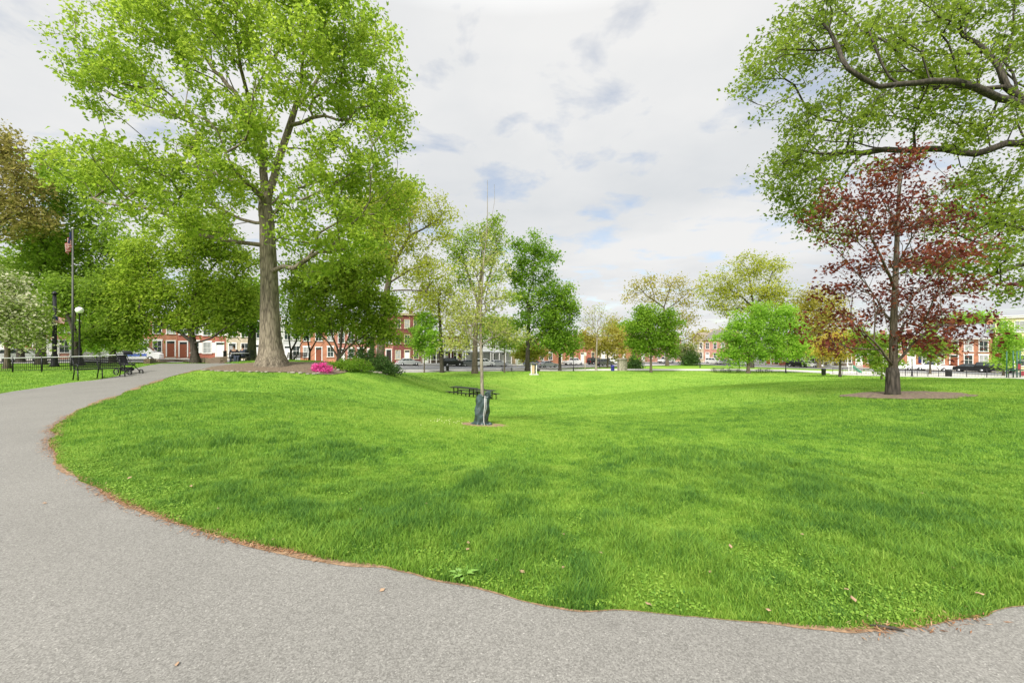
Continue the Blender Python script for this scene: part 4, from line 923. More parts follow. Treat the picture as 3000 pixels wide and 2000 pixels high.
auto('backdrop_tree', 'dark green treetop behind the houses left of the round tree', (1830, None, 150), .4, [(1830, 1000)], [(1830, 965, 34, 18), (1870, 965, 30, 20), (1800, 975, 26, 16)], 'dense', n=80, per=40, size=.7, spread=1.6)
auto('backdrop_tree', 'yellowish treetop above the roofs near the corner houses', (2070, None, 165), .4, [(2070, 1020)], [(2060, 990, 36, 14), (2100, 985, 30, 16)], 'olive', n=60, per=36, size=.8, spread=1.6)
auto('backdrop_tree', 'tall green tree filling the gap left of the flagpole', (60, None, 52), .4, [(60, 950)], [(40, 800, 90, 70), (130, 760, 80, 60), (80, 900, 100, 60), (180, 880, 60, 50), (-40, 850, 80, 80), (110, 970, 80, 30), (20, 980, 80, 30)], 'mid', bk='dark', n=230, per=44, size=.4, spread=1.1)
auto('backdrop_tree', 'deep green tree filling the gap right of the street lamp', (330, None, 50), .35, [(330, 960)], [(330, 850, 70, 60), (290, 940, 60, 50), (370, 900, 60, 50), (420, 820, 60, 60), (340, 1000, 70, 22), (270, 1000, 40, 24)], 'dense', bk='dark', n=210, per=46, size=.38, spread=1.0)
auto('backdrop_tree', 'green tree rising between the giant tree and the open elm', (1090, None, 62), .4, [(1090, 950)], [(1060, 640, 70, 60), (1130, 680, 60, 50), (1090, 760, 70, 50), (1040, 840, 60, 50), (1160, 600, 40, 40), (1190, 560, 36, 30)], 'mid', bk='dark', n=220, per=34, size=.42, spread=1.1)

# ------------------------------------------------------------------ shrubs
def shrub(name, label, px, py, D, rx, ry, rd, leaf, n, size, cat='shrub', hb=None, per=12, group=None, spread=None):
    b = gpixD(px, D)
    if py: g_ = gpix(px, py); b = np.array((g_[0], g_[1], h1(*g_)))
    root = empty(name, b, 0, label, cat, group)
    d = rng.normal(0, 1, (n, 3)); d /= np.linalg.norm(d, axis=1)[:, None]; d[:, 2] = np.abs(d[:, 2])
    pts = d * (.55 + .45 * rng.random(n) ** .5)[:, None] * np.array((rx, rd, ry)) * (1 + .18 * np.sin(d[:, :1] * 7 + d[:, 1:2] * 5))
    pts[:, :] += b
    mb = MB()
    for q_ in pts[::max(1, n // 26)]: mb.tube([(0, 0, -.05), (q_ - b) * .5 + np.array((0, 0, .05)), (q_ - b) * .95], [.025, .014, .006], 5)
    mb.build('stem', BK['mid'], root, True)
    leaf_mesh('foliage', pts, np.clip(.5 + rng.normal(0, .2, n), 0, 1), per, spread or size * 1.1, size, LF[leaf], root, b)
    return root
def gpixD(px, D): return G(px, D)
shrub('azalea_bush', 'magenta pink flowering bush beside the big tree', 942, 1090, 0, .54, .44, .42, 'azalea', 200, .07)
sh = [('clipped_shrub', 'low rounded green shrub right of the pink bush', 1000, 24.2, .85, .50, .7, 'dense', 260, .09),
      ('clipped_shrub', 'wider green shrub mound behind the edging stones', 1040, 25.4, 1.0, .72, .8, 'dense', 300, .09),
      ('evergreen_hedge', 'dark evergreen shrub under the fan shaped tree', 1070, 29.5, 1.6, 1.45, 1.0, 'ever', 420, .11),
      ('evergreen_hedge', 'sprawling dark evergreen shrub sloping down to the lawn', 1108, 28.6, 1.1, 1.05, .9, 'ever', 330, .11),
      ('evergreen_hedge', 'small dark evergreen at the right end of the bed', 1135, 30.5, 1.0, .9, .9, 'ever', 260, .11)]
for nm, lb, px, D, rx, ry, rd, lf, n, s in sh: shrub(nm, lb, px, 0, D, rx, ry, rd, lf, n, s)
shrub('dark_conifer', 'small dark conifer in front of the gabled house', 2022, 0, 104, 2.0, 3.2, 1.5, 'ever', 220, .4)
shrub('hedge_plant', 'dark green shrubs by the stone pillar', 1858, 0, 86, 1.7, 2.6, 1.2, 'ever', 220, .3)
# broad-leaved weed at the path edge
wp = gpix(1352, 1716); wb = np.array((wp[0], wp[1] + .05, h1(wp[0], wp[1])))
mbl = MB()
for a in range(16):
    t = a * 2.399; L = .07 + .05 * random.random(); el = .5 + .7 * random.random(); dx, dy = math.cos(t), math.sin(t)
    sx, sy = -dy * .017, dx * .017
    p0 = (0, 0, .005); p1 = (dx * L * .5, dy * L * .5, L * .55 * el); p2 = (dx * L, dy * L, L * .6 * el)
    mbl.add([p0, (p1[0] + sx, p1[1] + sy, p1[2]), p2, (p1[0] - sx, p1[1] - sy, p1[2])], [(0, 1, 2, 3)])
me_o = mbl.build('weed_plant', plain('weed_leaf', (.16, .30, .05), .5, var=.2), None); me_o.location = [float(v) for v in wb]
tag(me_o, 'broad leaved weed growing at the path edge', 'weed')

# ------------------------------------------------------------------ edging stones, fallen leaves
def stone_mesh(k):
    r_ = random.Random(k); mb = MB(); prof = []
    nn = 9; rows = []
    for a in range(5):
        ph = math.pi * (a / 4 - .5)
        rows.append([(max(.05, math.cos(ph)) * math.cos(2 * math.pi * b / nn) * (1 + .25 * r_.uniform(-1, 1)), max(.05, math.cos(ph)) * math.sin(2 * math.pi * b / nn) * .8 * (1 + .25 * r_.uniform(-1, 1)), math.sin(ph) * .55 + .35) for b in range(nn)])
    vs = [v for r in rows for v in r]; fs = []
    for a in range(4):
        for b in range(nn): c = (b + 1) % nn; fs.append((a * nn + b, a * nn + c, (a + 1) * nn + c, (a + 1) * nn + b))
    fs += [tuple(range(nn - 1, -1, -1)), tuple(range(4 * nn, 5 * nn))]
    me = bpy.data.meshes.new('edging_stone'); me.from_pydata(vs, [], fs); me.materials.append(M['stone']); return me
SM = [stone_mesh(k) for k in range(5)]
sline = catmull([gpix(*e) for e in ((592, 1085), (660, 1090), (760, 1092), (850, 1093.5), (920, 1098))] + [G(a, b)[:2] for a, b in ((965, 23.0), (1003, 23.8), (1040, 25.0), (1075, 26.2), (1105, 27.2), (1132, 28.6))], 12)
sl = np.array(sline); sg = np.concatenate(([0], np.cumsum(np.hypot(*np.diff(sl, axis=0).T))))
pos_s = 0.0; cnt_s = 0
while pos_s < sg[-1]:
    x = np.interp(pos_s, sg, sl[:, 0]); y = np.interp(pos_s, sg, sl[:, 1])
    s_ = random.uniform(.09, .19) if pos_s > sg[-1] * .45 else random.uniform(.06, .13)
    o = bpy.data.objects.new('edging_stone', random.choice(SM)); COL.objects.link(o)
    o.location = (x, y + random.uniform(-.06, .06), h1(x, y) - .01); o.scale = (s_ * random.uniform(.9, 1.5), s_, s_ * random.uniform(.7, 1)); o.rotation_euler = (0, 0, random.uniform(0, 6))
    tag(o, 'pale rough stone in the row edging the mulch bed', 'stone', 'edging stones round the mulch bed')
    pos_s += s_ * 2.3 + random.uniform(0, .25); cnt_s += 1
lm = MB().add([(-.024, 0, .004), (-.008, .016, .012), (.012, .012, .006), (.026, 0, .012), (.012, -.012, .004), (-.008, -.014, .010)], [(0, 5, 4, 3, 2, 1)])
lme = bpy.data.meshes.new('fallen_leaf'); lme.from_pydata(lm.v, [], lm.f); lme.materials.append(plain('dry_leaf', (.36, .23, .14), .8, var=.4, scale=20))
lsp = [(1055, 1512), (1650, 1585), (1372, 1612), (1455, 1668), (1370, 1630), (1530, 1700), (2080, 1700), (2140, 1620), (2790, 1690), (2350, 1585), (2700, 1460), (1650, 1690), (1760, 1640), (2500, 1790), (2870, 1770), (380, 1415), (640, 1510), (340, 1265), (850, 1228), (1120, 1740), (2480, 1750), (800, 1600), (1250, 1490), (560, 1440), (1900, 1810), (2250, 1830), (130, 1480), (520, 1960)]
for a, b in lsp:
    g = gpix(a, b); o = bpy.data.objects.new('fallen_leaf', lme); COL.objects.link(o)
    onp = bool(inside(np.array([g]), path_poly)[0])
    o.location = (g[0], g[1], h1(*g) + (.016 if onp else .05)); o.rotation_euler = (random.uniform(-.3, .3), random.uniform(-.3, .3), random.uniform(0, 6)); s_ = random.uniform(.5, 1.0); o.scale = (s_, s_, s_)
    tag(o, 'small dry tan fallen leaf near the path edge' if not onp else 'small dry tan leaf lying on the asphalt path', 'leaf', 'fallen leaves on lawn' if not onp else 'fallen leaves on asphalt')
g = gpix(2595, 1849); tw = MB().tube([(-.07, .02, .01), (-.02, 0, .018), (.04, -.012, .014), (.075, -.03, .01)], [.004, .007, .008, .003], 6); o = tw.build('fallen_twig', BK['dark'], None, True); o.location = (g[0], g[1], h1(*g) + .012)
tag(o, 'short dark twig lying at the right path edge', 'twig')

# ------------------------------------------------------------------ park furniture
def park_bench(root, L=1.6):
    s_ = MB()
    for a in range(5): s_.box((0, -.02 - a * .095, .44 + .012 * math.sin(a * .8)), (L, .07, .025), 0, .006)
    s_.build('seat', M['black_metal'], root)
    b_ = MB()
    for a in range(6): b_.box((0, .03 + a * .03, .52 + a * .072), (L, .022, .052), 0, .006)
    b_.build('backrest', M['black_metal'], root)
    for x in (-L / 2 + .04, 0, L / 2 - .04):
        l_ = MB(); l_.tube([(x, -.42, 0), (x, -.40, .2), (x, -.38, .43), (x, -.2, .425), (x, .0, .43)], .022, 8); l_.build('leg', M['black_metal'], root, True)
        l_ = MB(); l_.tube([(x, .16, 0), (x, .06, .25), (x, .0, .43), (x, .10, .68), (x, .22, .95)], .022, 8); l_.build('leg', M['black_metal'], root, True)
        if x:
            a_ = MB(); a_.tube([(x, -.38, .43), (x, -.40, .62), (x, -.25, .66), (x, .06, .64)], .02, 8); a_.build('armrest', M['black_metal'], root, True)
bA, bB = gpix(228, 1114.5), gpix(326, 1107)
bc = (bA + bB) / 2; rz = math.atan2(bB[1] - bA[1], bB[0] - bA[0])
bench = empty('park_bench', (bc[0] - .1, bc[1] + .25, h1(*bc)), rz + .15, 'black slatted metal park bench on the lawn beside the left path', 'bench')
park_bench(bench, 1.55)
b2 = empty('park_bench', G(869, 37), .1, 'black park bench behind the giant tree trunk', 'bench'); park_bench(b2, 1.7)
def stroller(root):
    m_ = M['black_paint']
    f_ = MB(); f_.tube([(-.45, -.2, .95), (-.2, -.2, .6), (.4, -.22, .12)], .018, 8); f_.tube([(-.45, .2, .95), (-.2, .2, .6), (.4, .22, .12)], .018, 8); f_.tube([(-.45, -.2, .95), (-.45, .2, .95)], .018, 8)
    f_.tube([(-.35, -.22, .14), (.1, -.2, .5)], .016, 8); f_.tube([(-.35, .22, .14), (.1, .2, .5)], .016, 8); f_.build('frame', M['black_metal'], root, True)
    s_ = MB(); s_.box((0, 0, .46), (.42, .36, .06), 0, .02); s_.add([(-.22, -.18, .46), (-.22, .18, .46), (-.42, .18, .9), (-.42, -.18, .9), (-.27, -.18, .44), (-.27, .18, .44), (-.47, .18, .88), (-.47, -.18, .88)], [(0, 1, 2, 3), (7, 6, 5, 4), (0, 3, 7, 4), (1, 5, 6, 2), (3, 2, 6, 7), (0, 4, 5, 1)]); s_.build('seat', M['cloth_dark'], root)
    c_ = MB(); n_ = 7; vs = []; fs = []
    for a in range(n_):
        t = a / (n_ - 1) * 1.75
        for y in (-.2, -.1, 0, .1, .2): vs.append((-.42 + .42 * math.sin(t), y, .82 + .26 * math.cos(t - .5) + .03 * math.cos(y * 6)))
    for a in range(n_ - 1):
        for b in range(4): fs.append((a * 5 + b, a * 5 + b + 1, a * 5 + b + 6, a * 5 + b + 5))
    c_.add(vs, fs); c_.build('canopy', M['cloth_dark'], root, True)
    g_ = MB(); g_.box((-.08, 0, .24), (.5, .34, .18), 0, .05); g_.build('basket', M['cloth_dark'], root)
    for x, y, r_ in ((.42, -.24, .11), (.42, .24, .11), (-.36, -.25, .14), (-.36, .25, .14)):
        w_ = MB(); pts = [(x + r_ * math.cos(t), y, r_ + r_ * math.sin(t)) for t in np.linspace(0, 2 * math.pi, 17)]
        w_.tube(pts, .025, 6, False); wo_ = w_.build('wheel', M['tyre'], root, True)
        h_ = MB(); h_.box((x, y, r_), (.03, .04, .03)); h_.box((x, y, r_), (r_ * 1.8, .01, .015)); h_.box((x, y, r_), (.015, .01, r_ * 1.8)); h_.build('hub', M['rim'], wo_)
gs = gpix(352, 1100); st = empty('stroller', (gs[0], gs[1] + .4, h1(gs[0], gs[1] + .4)), -.2, 'black baby stroller parked at the end of the left bench', 'stroller'); stroller(st)

def picnic_table(root, L=2.2, detail=True):
    t_ = MB()
    for a in range(5): t_.box((0, -.30 + a * .15, .745), (L, .138, .035), 0, .008)
    t_.box((-L / 2 + .25, 0, .715), (.05, .7, .03)); t_.box((L / 2 - .25, 0, .715), (.05, .7, .03)); t_.build('tabletop', M['black_paint'], root)
    for sy in (-1, 1):
        s_ = MB(); s_.box((0, sy * .68 - .07, .445), (L, .135, .035), 0, .008); s_.box((0, sy * .68 + .07, .445), (L, .135, .035), 0, .008); s_.build('bench_seat', M['black_paint'], root)
    for sx in (-1, 1):
        for sy in (-1, 1):
            l_ = MB(); l_.box((sx * (L / 2 - .35), sy * .22, .36), (.06, .06, .70)); l_.build('leg', M['black_metal'], root)
            l_ = MB(); l_.box((sx * (L / 2 - .3), sy * .68, .21), (.05, .05, .42)); l_.build('leg', M['black_metal'], root)
        b_ = MB(); b_.box((sx * (L / 2 - .35), 0, .395), (.045, 1.4, .05)); b_.build('crossbar', M['black_metal'], root)
pt0 = empty('picnic_table', G(1358, 31), R(-36), 'black picnic table on the lawn left of the young tree', 'picnic table', 'picnic tables'); picnic_table(pt0, 2.3)
def ptab(px, D, rz, label):
    c = copy_tree(pt0); c.location = [float(v) for v in G(px, D)]; c.rotation_euler = (0, 0, rz); c['label'] = label
ptab(1414, 33.2, R(-36), 'black picnic table mostly hidden behind the watering bag')
ptab(1486, 76, R(5), 'small far picnic table beyond the lawn, right of the young tree')
ptab(2105, 73, R(4), 'far picnic table left of the wide bright round tree')
ptab(2150, 71.5, R(-3), 'far picnic table touching the left side of the bright round tree trunk')
ptab(2238, 71, R(8), 'far picnic table in the shade right of the bright round tree trunk')

def bin_(px, D, label, mat, r=.29, h=.9):
    root = empty('litter_bin', G(px, D), 0, label, 'litter bin')
    MB().lathe([(r * .88, 0), (r * .92, .05), (r, h * .9), (r * 1.06, h * .92), (r * 1.06, h * .97)], n=18).build('body', mat, root, True)
    MB().lathe([(r * 1.02, h * .975), (r * .98, h * 1.02), (r * .6, h * 1.1), (r * .2, h * 1.12)], n=18).build('lid', mat, root, True)
bin_(1311, 74, 'black litter bin on the far path left of the young tree', M['black_paint'])
bin_(1795, 78, 'blue recycling bin beside the stone pillar', M['blue_bin'], .36, .95)
bin_(2413, 63, 'black litter bin at the left end of the playground', M['black_paint'], .3, .95)
bin_(2779, 56, 'black litter bin on the pale paving right of the red maple', M['black_paint'], .36, .9)

# seated group at the table under the trees
tg = empty('cafe_table', G(704, 30), 0, 'dark table with pale top under the trees left of the giant trunk', 'table')
MB().lathe([(.52, .72), (.54, .73), (.54, .755), (.52, .76)], n=20).build('tabletop', plain('pale_table_top', (.42, .42, .42), .4), tg, True)
MB().lathe([(.26, 0), (.25, .03), (.05, .06), (.045, .72)], n=14).build('pedestal', M['black_metal'], tg, True)
def chair(px, D, rz, label):
    r_ = empty('chair', G(px, D), rz, label, 'chair', 'black chairs round the table')
    MB().box((0, 0, .44), (.46, .44, .05), 0, .015).build('seat', M['black_paint'], r_)
    b_ = MB(); b_.box((0, .22, .72), (.46, .03, .42), 0, .012); b_.box((-.21, .22, .5), (.03, .03, .2)); b_.box((.21, .22, .5), (.03, .03, .2)); b_.build('backrest', M['black_paint'], r_)
    for x in (-1, 1):
        for y in (-1, 1): MB().box((x * .2, y * .19, .21), (.035, .035, .42)).build('leg', M['black_metal'], r_)
        a_ = MB(); a_.box((x * .235, 0, .66), (.03, .4, .03)); a_.box((x * .235, -.18, .56), (.03, .03, .2)); a_.build('armrest', M['black_paint'], r_)
def skin_body(name, nodes, edges, mat, parent, sub=2):
    me = bpy.data.meshes.new(name); me.from_pydata([n_[0] for n_ in nodes], edges, []); o = link(name, me, mat, parent)
    o.modifiers.new('skin', 'SKIN'); 
    sl_ = me.skin_vertices[0] if len(me.skin_vertices) else me.skin_vertices.new()
    for a, n_ in enumerate(nodes): r_ = n_[1]; sl_.data[a].radius = (r_, r_) if not hasattr(r_, '__len__') else r_
    sl_.data[0].use_root = True
    sm = o.modifiers.new('smooth', 'SUBSURF'); sm.levels = sub; sm.render_levels = sub
    return o
def seated(px, D, rz, label, jm, lean=.10):
    root = empty('person', G(px, D), rz, label, 'person')
    n_ = [((0, 0, .52), .13), ((0, -.02, .66), .135), ((0, -lean * .6, .82), .155), ((0, -lean, 1.0), (.17, .11)), ((0, -lean - .02, 1.08), .055), ((0, -lean - .04, 1.16), .065), ((0, -lean - .05, 1.24), (.082, .095)), ((0, -lean - .04, 1.31), .06)]
    e_ = [(a, a + 1) for a in range(7)]
    def limb(start, pts):
        p_ = start
        for q_ in pts: n_.append(q_); e_.append((p_, len(n_) - 1)); p_ = len(n_) - 1
        return p_
    for s_ in (-1, 1):
        limb(0, [((s_ * .10, -.05, .52), .085), ((s_ * .12, -.28, .53), .075), ((s_ * .13, -.46, .51), .06), ((s_ * .13, -.47, .28), .055), ((s_ * .13, -.45, .09), .04), ((s_ * .14, -.55, .05), .038)])
        h_ = limb(3, [((s_ * .20, -lean, 1.0), .06), ((s_ * .25, -lean - .06, .84), .047), ((s_ * .25, -lean - .14, .74), .040), ((s_ * .16, -lean - .32, .79), .030), ((s_ * .13, -lean - .38, .80), .024)])
        for f_ in range(4): limb(h_, [((s_ * (.10 + f_ * .018), -lean - .43 - .008 * (f_ % 3), .80), .0085), ((s_ * (.10 + f_ * .016), -lean - .46 - .006 * (f_ % 2), .785), .0075)])
        limb(h_, [((s_ * .10, -lean - .40, .81), .009), ((s_ * .085, -lean - .425, .80), .008)])
    skin_body('body', n_, e_, M['skin'], root)
    j = [((0, 0, .54), .16), ((0, -.02, .68), .165), ((0, -lean * .6, .83), .18), ((0, -lean, 1.0), (.195, .135)), ((0, -lean - .01, 1.06), .075)]
    je = [(0, 1), (1, 2), (2, 3), (3, 4)]
    for s_ in (-1, 1):
        b0 = len(j); j += [((s_ * .20, -lean, 1.0), .08), ((s_ * .25, -lean - .06, .84), .065), ((s_ * .25, -lean - .14, .74), .058), ((s_ * .17, -lean - .29, .785), .045)]
        je += [(3, b0), (b0, b0 + 1), (b0 + 1, b0 + 2), (b0 + 2, b0 + 3)]
    skin_body('jacket', j, je, jm, root)
    t_ = [((0, 0, .52), .145)]; te = []
    for s_ in (-1, 1):
        b0 = len(t_); t_ += [((s_ * .10, -.05, .52), .105), ((s_ * .12, -.28, .53), .092), ((s_ * .13, -.46, .51), .078), ((s_ * .13, -.47, .28), .07), ((s_ * .13, -.45, .12), .06)]
        te += [(0, b0)] + [(b0 + a, b0 + a + 1) for a in range(4)]
    skin_body('trousers', t_, te, M['cloth_blue'], root)
    hb = MB(); hb.lathe([(.05, -.10), (.095, -.05), (.108, .02), (.09, .08), (.05, .115), (.01, .12)], (0, -lean - .015, 1.25), 14, 1, 1.05); hb.build('hair', M['hair'], root, True)
    fc = MB()
    fc.add([(-.012, -lean - .150, 1.225), (.012, -lean - .150, 1.225), (0, -lean - .172, 1.222), (0, -lean - .148, 1.262)], [(0, 1, 2), (0, 2, 3), (1, 3, 2)]); fc.build('nose', M['skin'], root, True)
    for s_ in (-1, 1):
        sh_ = MB(); sh_.box((s_ * .135, -.55, .045), (.09, .25, .08), 0, .03); sh_.build('shoe', M['black_paint'], root)
chair(669, 29.6, R(100), 'black chair at the left side of the table'); chair(731, 29.8, R(-95), 'black chair at the right side of the table')
chair(690, 31.2, R(20), 'black chair behind the table on the left'); chair(716, 31.2, R(-25), 'black chair behind the table on the right')
seated(687, 31.2, R(20), 'person in dark jacket seated on the left behind the table', M['cloth_dark']); seated(713, 31.2, R(-25), 'person in grey blue jacket seated on the right behind the table', M['cloth_blue'], .02)

# low wall round the plaza
wl_ = catmull([gpix(430, 1066), gpix(480, 1063.5), gpix(540, 1062.5), gpix(600, 1062.5), gpix(655, 1064)], 8)
lw = MB()
for a, b in zip(wl_[:-1], wl_[1:]):
    m_ = (a + b) / 2; L_ = np.hypot(*(b - a)) + .02; lw.box((m_[0], m_[1], h1(*m_) + .14), (L_, .35, .46), math.atan2(b[1] - a[1], b[0] - a[0]))
tag(lw.build('low_wall', M['mulch'], None), 'low dark stone kerb wall at the back of the paved plaza', 'wall')

# low fence on the left lawn
fr = empty('low_fence', G(120, 22.5), 0, 'low metal picket fence with pale top rail behind the left bench', 'fence'); fb = np.array(fr.location)
xs = np.linspace(G(-120, 22.5)[0], G(345, 22.0)[0], 60); rail = MB(); rail2 = MB(); pk = MB()
pts = [(x, 22.5 + .02 * (x + 20), h1(x, 22.5)) for x in xs]
rail.tube([(p[0] - fb[0], p[1] - fb[1], p[2] - fb[2] + .80) for p in pts], .024, 6); rail2.tube([(p[0] - fb[0], p[1] - fb[1], p[2] - fb[2] + .12) for p in pts], .015, 6)
for a, p in enumerate(pts):
    if a % 10 == 0:
        po = MB(); po.tube([(p[0] - fb[0], p[1] - fb[1], p[2] - fb[2] - .05), (p[0] - fb[0], p[1] - fb[1], p[2] - fb[2] + .86)], .03, 8); po.build('post', M['black_metal'], fr, True)
for x in np.arange(xs[0], xs[-1], .11):
    z = h1(x, 22.5) - fb[2]; pk.box((x - fb[0], 22.5 + .02 * (x + 20) - fb[1], z + .45), (.012, .012, .68))
rail.build('top_rail', plain('pale_rail', (.5, .5, .5), .35, .4), fr, True); rail2.build('bottom_rail', M['black_metal'], fr, True); pk.build('pickets', M['black_metal'], fr)

# flagpole, flags, posts, lamps
fp = G(213, 29); fpo = empty('flagpole', fp, 0, 'grey flagpole standing among the left trees', 'flagpole')
ztop = P(0, 672, 29)[2] - fp[2]
MB().tube([(0, 0, 0), (0, 0, .5), (0, 0, ztop)], [.085, .07, .04], 10).build('pole', plain('pole_grey', (.09, .09, .08), .6, .2), fpo, True)
MB().lathe([(.02, 0), (.07, .05), (.07, .1), (.02, .15)], (0, 0, ztop), 10).build('finial', M['rim'], fpo, True)
def flag_mat():
    m, t, b = newmat('striped_flag_cloth')
    a = t.nodes.new('ShaderNodeAttribute'); a.attribute_name = 'stripe'
    r = t.nodes.new('ShaderNodeValToRGB'); r.color_ramp.interpolation = 'CONSTANT'; e = r.color_ramp.elements
    e[0].position = 0; e[0].color = (.45, .02, .03, 1); e[1].position = .33; e[1].color = (.72, .70, .68, 1); k = e.new(.66); k.color = (.02, .03, .14, 1)
    t.links.new(a.outputs['Fac'], r.inputs[0]); t.links.new(r.outputs[0], b.inputs['Base Color']); b.inputs['Roughness'].default_value = .8
    return m
FM = flag_mat()
def flag(loc, W, Hh, fold, label, rz=0.0, sag=.6):
    nx, nz = 26, 26; V_ = []; st_ = []
    for a in range(nz + 1):
        for b in range(nx + 1):
            u_, v_ = b / nx, a / nz
            x = u_ * W * fold; y = .12 * math.sin(u_ * 15 + v_ * 2.5) * (1 - fold) * W; z = -v_ * Hh - sag * W * u_ * (1 - .3 * v_)
            V_.append((x, y, z))
    F_ = []; seqv = []
    VV_ = []; at_ = []
    for a in range(nz):
        for b in range(nx):
            i0 = len(VV_); VV_ += [V_[a * (nx + 1) + b], V_[a * (nx + 1) + b + 1], V_[(a + 1) * (nx + 1) + b + 1], V_[(a + 1) * (nx + 1) + b]]; F_ += [i0, i0 + 1, i0 + 2, i0 + 3]
            s_ = .8 if (b < nx * .4 and a < nz * .54) else (.1 if (a // 2) % 2 == 0 else .5); at_ += [s_] * 4
    o = link('flag', np_mesh('flag', np.array(VV_), F_, np.full(len(F_) // 4, 4), False, {'stripe': at_}), FM); o.location = [float(v) for v in loc]; o.rotation_euler = (0, 0, rz)
    so = o.modifiers.new('cloth', 'SOLIDIFY'); so.thickness = .006
    tag(o, label, 'flag'); return o
flag(fp + np.array((-.05, 0, ztop - .15)), 1.5, 1.0, .26, 'limp striped flag hanging at the top of the flagpole', math.pi, .62)
def dark_post(px, D, ytop, label, r0=.09, name='black_post'):
    b = G(px, D); zt_ = P(0, ytop, D)[2] - b[2]
    root = empty(name, b, 0, label, 'post')
    MB().lathe([(r0 * 2, 0), (r0 * 2, .12), (r0 * 1.5, .25), (r0 * 1.3, .8), (r0, .9), (r0 * .8, zt_)], n=12).build('shaft', M['black_metal'], root, True)
    MB().lathe([(r0 * 1.2, zt_), (r0 * 1.3, zt_ + .06), (r0 * .4, zt_ + .2)], n=12).build('cap', M['black_metal'], root, True)
    return b, zt_
bq, zq = dark_post(160, 27, 862, 'thick black post with a small striped banner left of the flagpole', .12)
flag(np.array(bq) + np.array((.05, -.14, P(0, 925, 27)[2] - bq[2])), .9, .42, .85, 'small striped banner hanging from the thick black post', 0, .2)
def lamp(px, D, yglobe, label, r=.2, name='street_lamp'):
    b = G(px, D); z = P(0, yglobe, D)[2] - b[2]; root = empty(name, b, 0, label, 'street lamp')
    MB().lathe([(.16, 0), (.16, .1), (.11, .2), (.09, .7), (.06, .8), (.045, z - r - .1), (.08, z - r - .05), (.10, z - r)], n=12).build('post', M['black_metal'], root, True)
    MB().lathe([(.06, z - r), (r * .8, z - r * .7), (r, z), (r * .8, z + r * .55), (r * .3, z + r * .85)], n=14).build('globe', M['lamp_glass'], root, True)
    MB().lathe([(r * .35, z + r * .85), (r * .2, z + r), (.02, z + r * 1.4)], n=10).build('finial', M['black_metal'], root, True)
lamp(233, 27, 908, 'black street lamp with white globe by the dark multi-stemmed tree', .22)
lamp(1680, 78, 1000, 'tall thin street lamp at the centre of the far edge', .2); lamp(2051, 92, 1020, 'street lamp in front of the gabled corner house', .2)
lamp(2302, 70, 1040, 'street lamp at the right side of the bright round tree', .2); lamp(2672, 57, 1048, 'dark street lamp just right of the red maple trunk', .2)
lamp(1757, 90, 1030, 'street lamp left of the stone pillar', .2)
# pale twin posts
pb = empty('sign_post', G(1714, 80), 0, 'pale slim sign post at the centre of the street', 'sign post')
MB().tube([(0, 0, 0), (0, 0, 3.6)], .06, 8).build('post', M['cream'], pb, True); MB().box((.0, -.08, 3.2), (.5, .03, .65), 0, .01).build('panel', M['white'], pb)
# stone pillar
sp = empty('stone_pillar', G(1823, 79), 0, 'square stone pillar with a flat cap at the park entrance', 'pillar')
MB().box((0, 0, 1.0), (1.55, 1.55, 2.1), 0, .04).build('shaft', M['pillar_stone'], sp); s2 = MB(); s2.box((0, 0, 2.14), (1.85, 1.85, .16), 0, .03); s2.box((0, 0, 2.29), (1.5, 1.5, .13), 0, .03); s2.build('cap', M['stone'], sp)
# notice board on a slab
nb = empty('notice_board', G(1564, 68), 0, 'white posted board with tan and dark panels on a pale slab', 'notice board')
MB().box((0, 0, .06), (1.5, 1.2, .16), 0, .02).build('slab', M['concrete'], nb)
for x in (-.42, .42): MB().box((x, 0, 1.0), (.12, .12, 1.75)).build('post', M['white'], nb)
MB().box((-.10, .02, .95), (.42, .06, 1.4)).build('panel', M['tan'], nb); MB().box((.20, .03, .95), (.16, .07, 1.5)).build('panel', M['black_paint'], nb); MB().box((0, 0, 1.93), (1.2, .7, .10), 0, .02).build('roof', M['dark_roof'], nb)
mbn = MB(); mbn.box((0, 0, .78), (.5, .5, .3), 0, .04); mbn.tube([(0, 0, 0), (0, 0, .7)], .05, 8)
gr_ = mbn.build('park_grill', M['black_paint'], None); gr_.location = [float(v) for v in G(1577, 68)]; tag(gr_, 'small black park grill on a post right of the notice board', 'grill')

# playground fence, slide and climbing frame on the right
fo = G(2800, 52); pf = empty('playground_fence', fo, 0, 'black metal fence in front of the playground on the right', 'fence')
fx = [P(2440, 1000, 66)[:2], P(2640, 1000, 59)[:2], P(2800, 1000, 53)[:2], P(3060, 1000, 46)[:2]]; fl = catmull(fx, 14); fl = np.array(fl)
r1, r2, pk2 = MB(), MB(), MB()
r1.tube([(p[0] - fo[0], p[1] - fo[1], h1(*p) - fo[2] + 1.05) for p in fl], .022, 6); r2.tube([(p[0] - fo[0], p[1] - fo[1], h1(*p) - fo[2] + .15) for p in fl], .018, 6)
r1.build('top_rail', M['black_metal'], pf, True); r2.build('bottom_rail', M['black_metal'], pf, True)
for a, p in enumerate(fl):
    if a % 3 == 0: MB().tube([(p[0] - fo[0], p[1] - fo[1], h1(*p) - fo[2] - .05), (p[0] - fo[0], p[1] - fo[1], h1(*p) - fo[2] + 1.12)], .035, 8).build('post', M['black_metal'], pf, True)
L_ = np.concatenate(([0], np.cumsum(np.hypot(*np.diff(fl, axis=0).T))))
for q_ in np.arange(0, L_[-1], .28): x, y = np.interp(q_, L_, fl[:, 0]), np.interp(q_, L_, fl[:, 1]); pk2.box((x - fo[0], y - fo[1], h1(x, y) - fo[2] + .6), (.012, .012, .9))
pk2.build('pickets', M['black_metal'], pf)
sl_ = empty('playground_slide', G(2507, 68), R(15), 'small green plastic slide in the playground', 'slide')
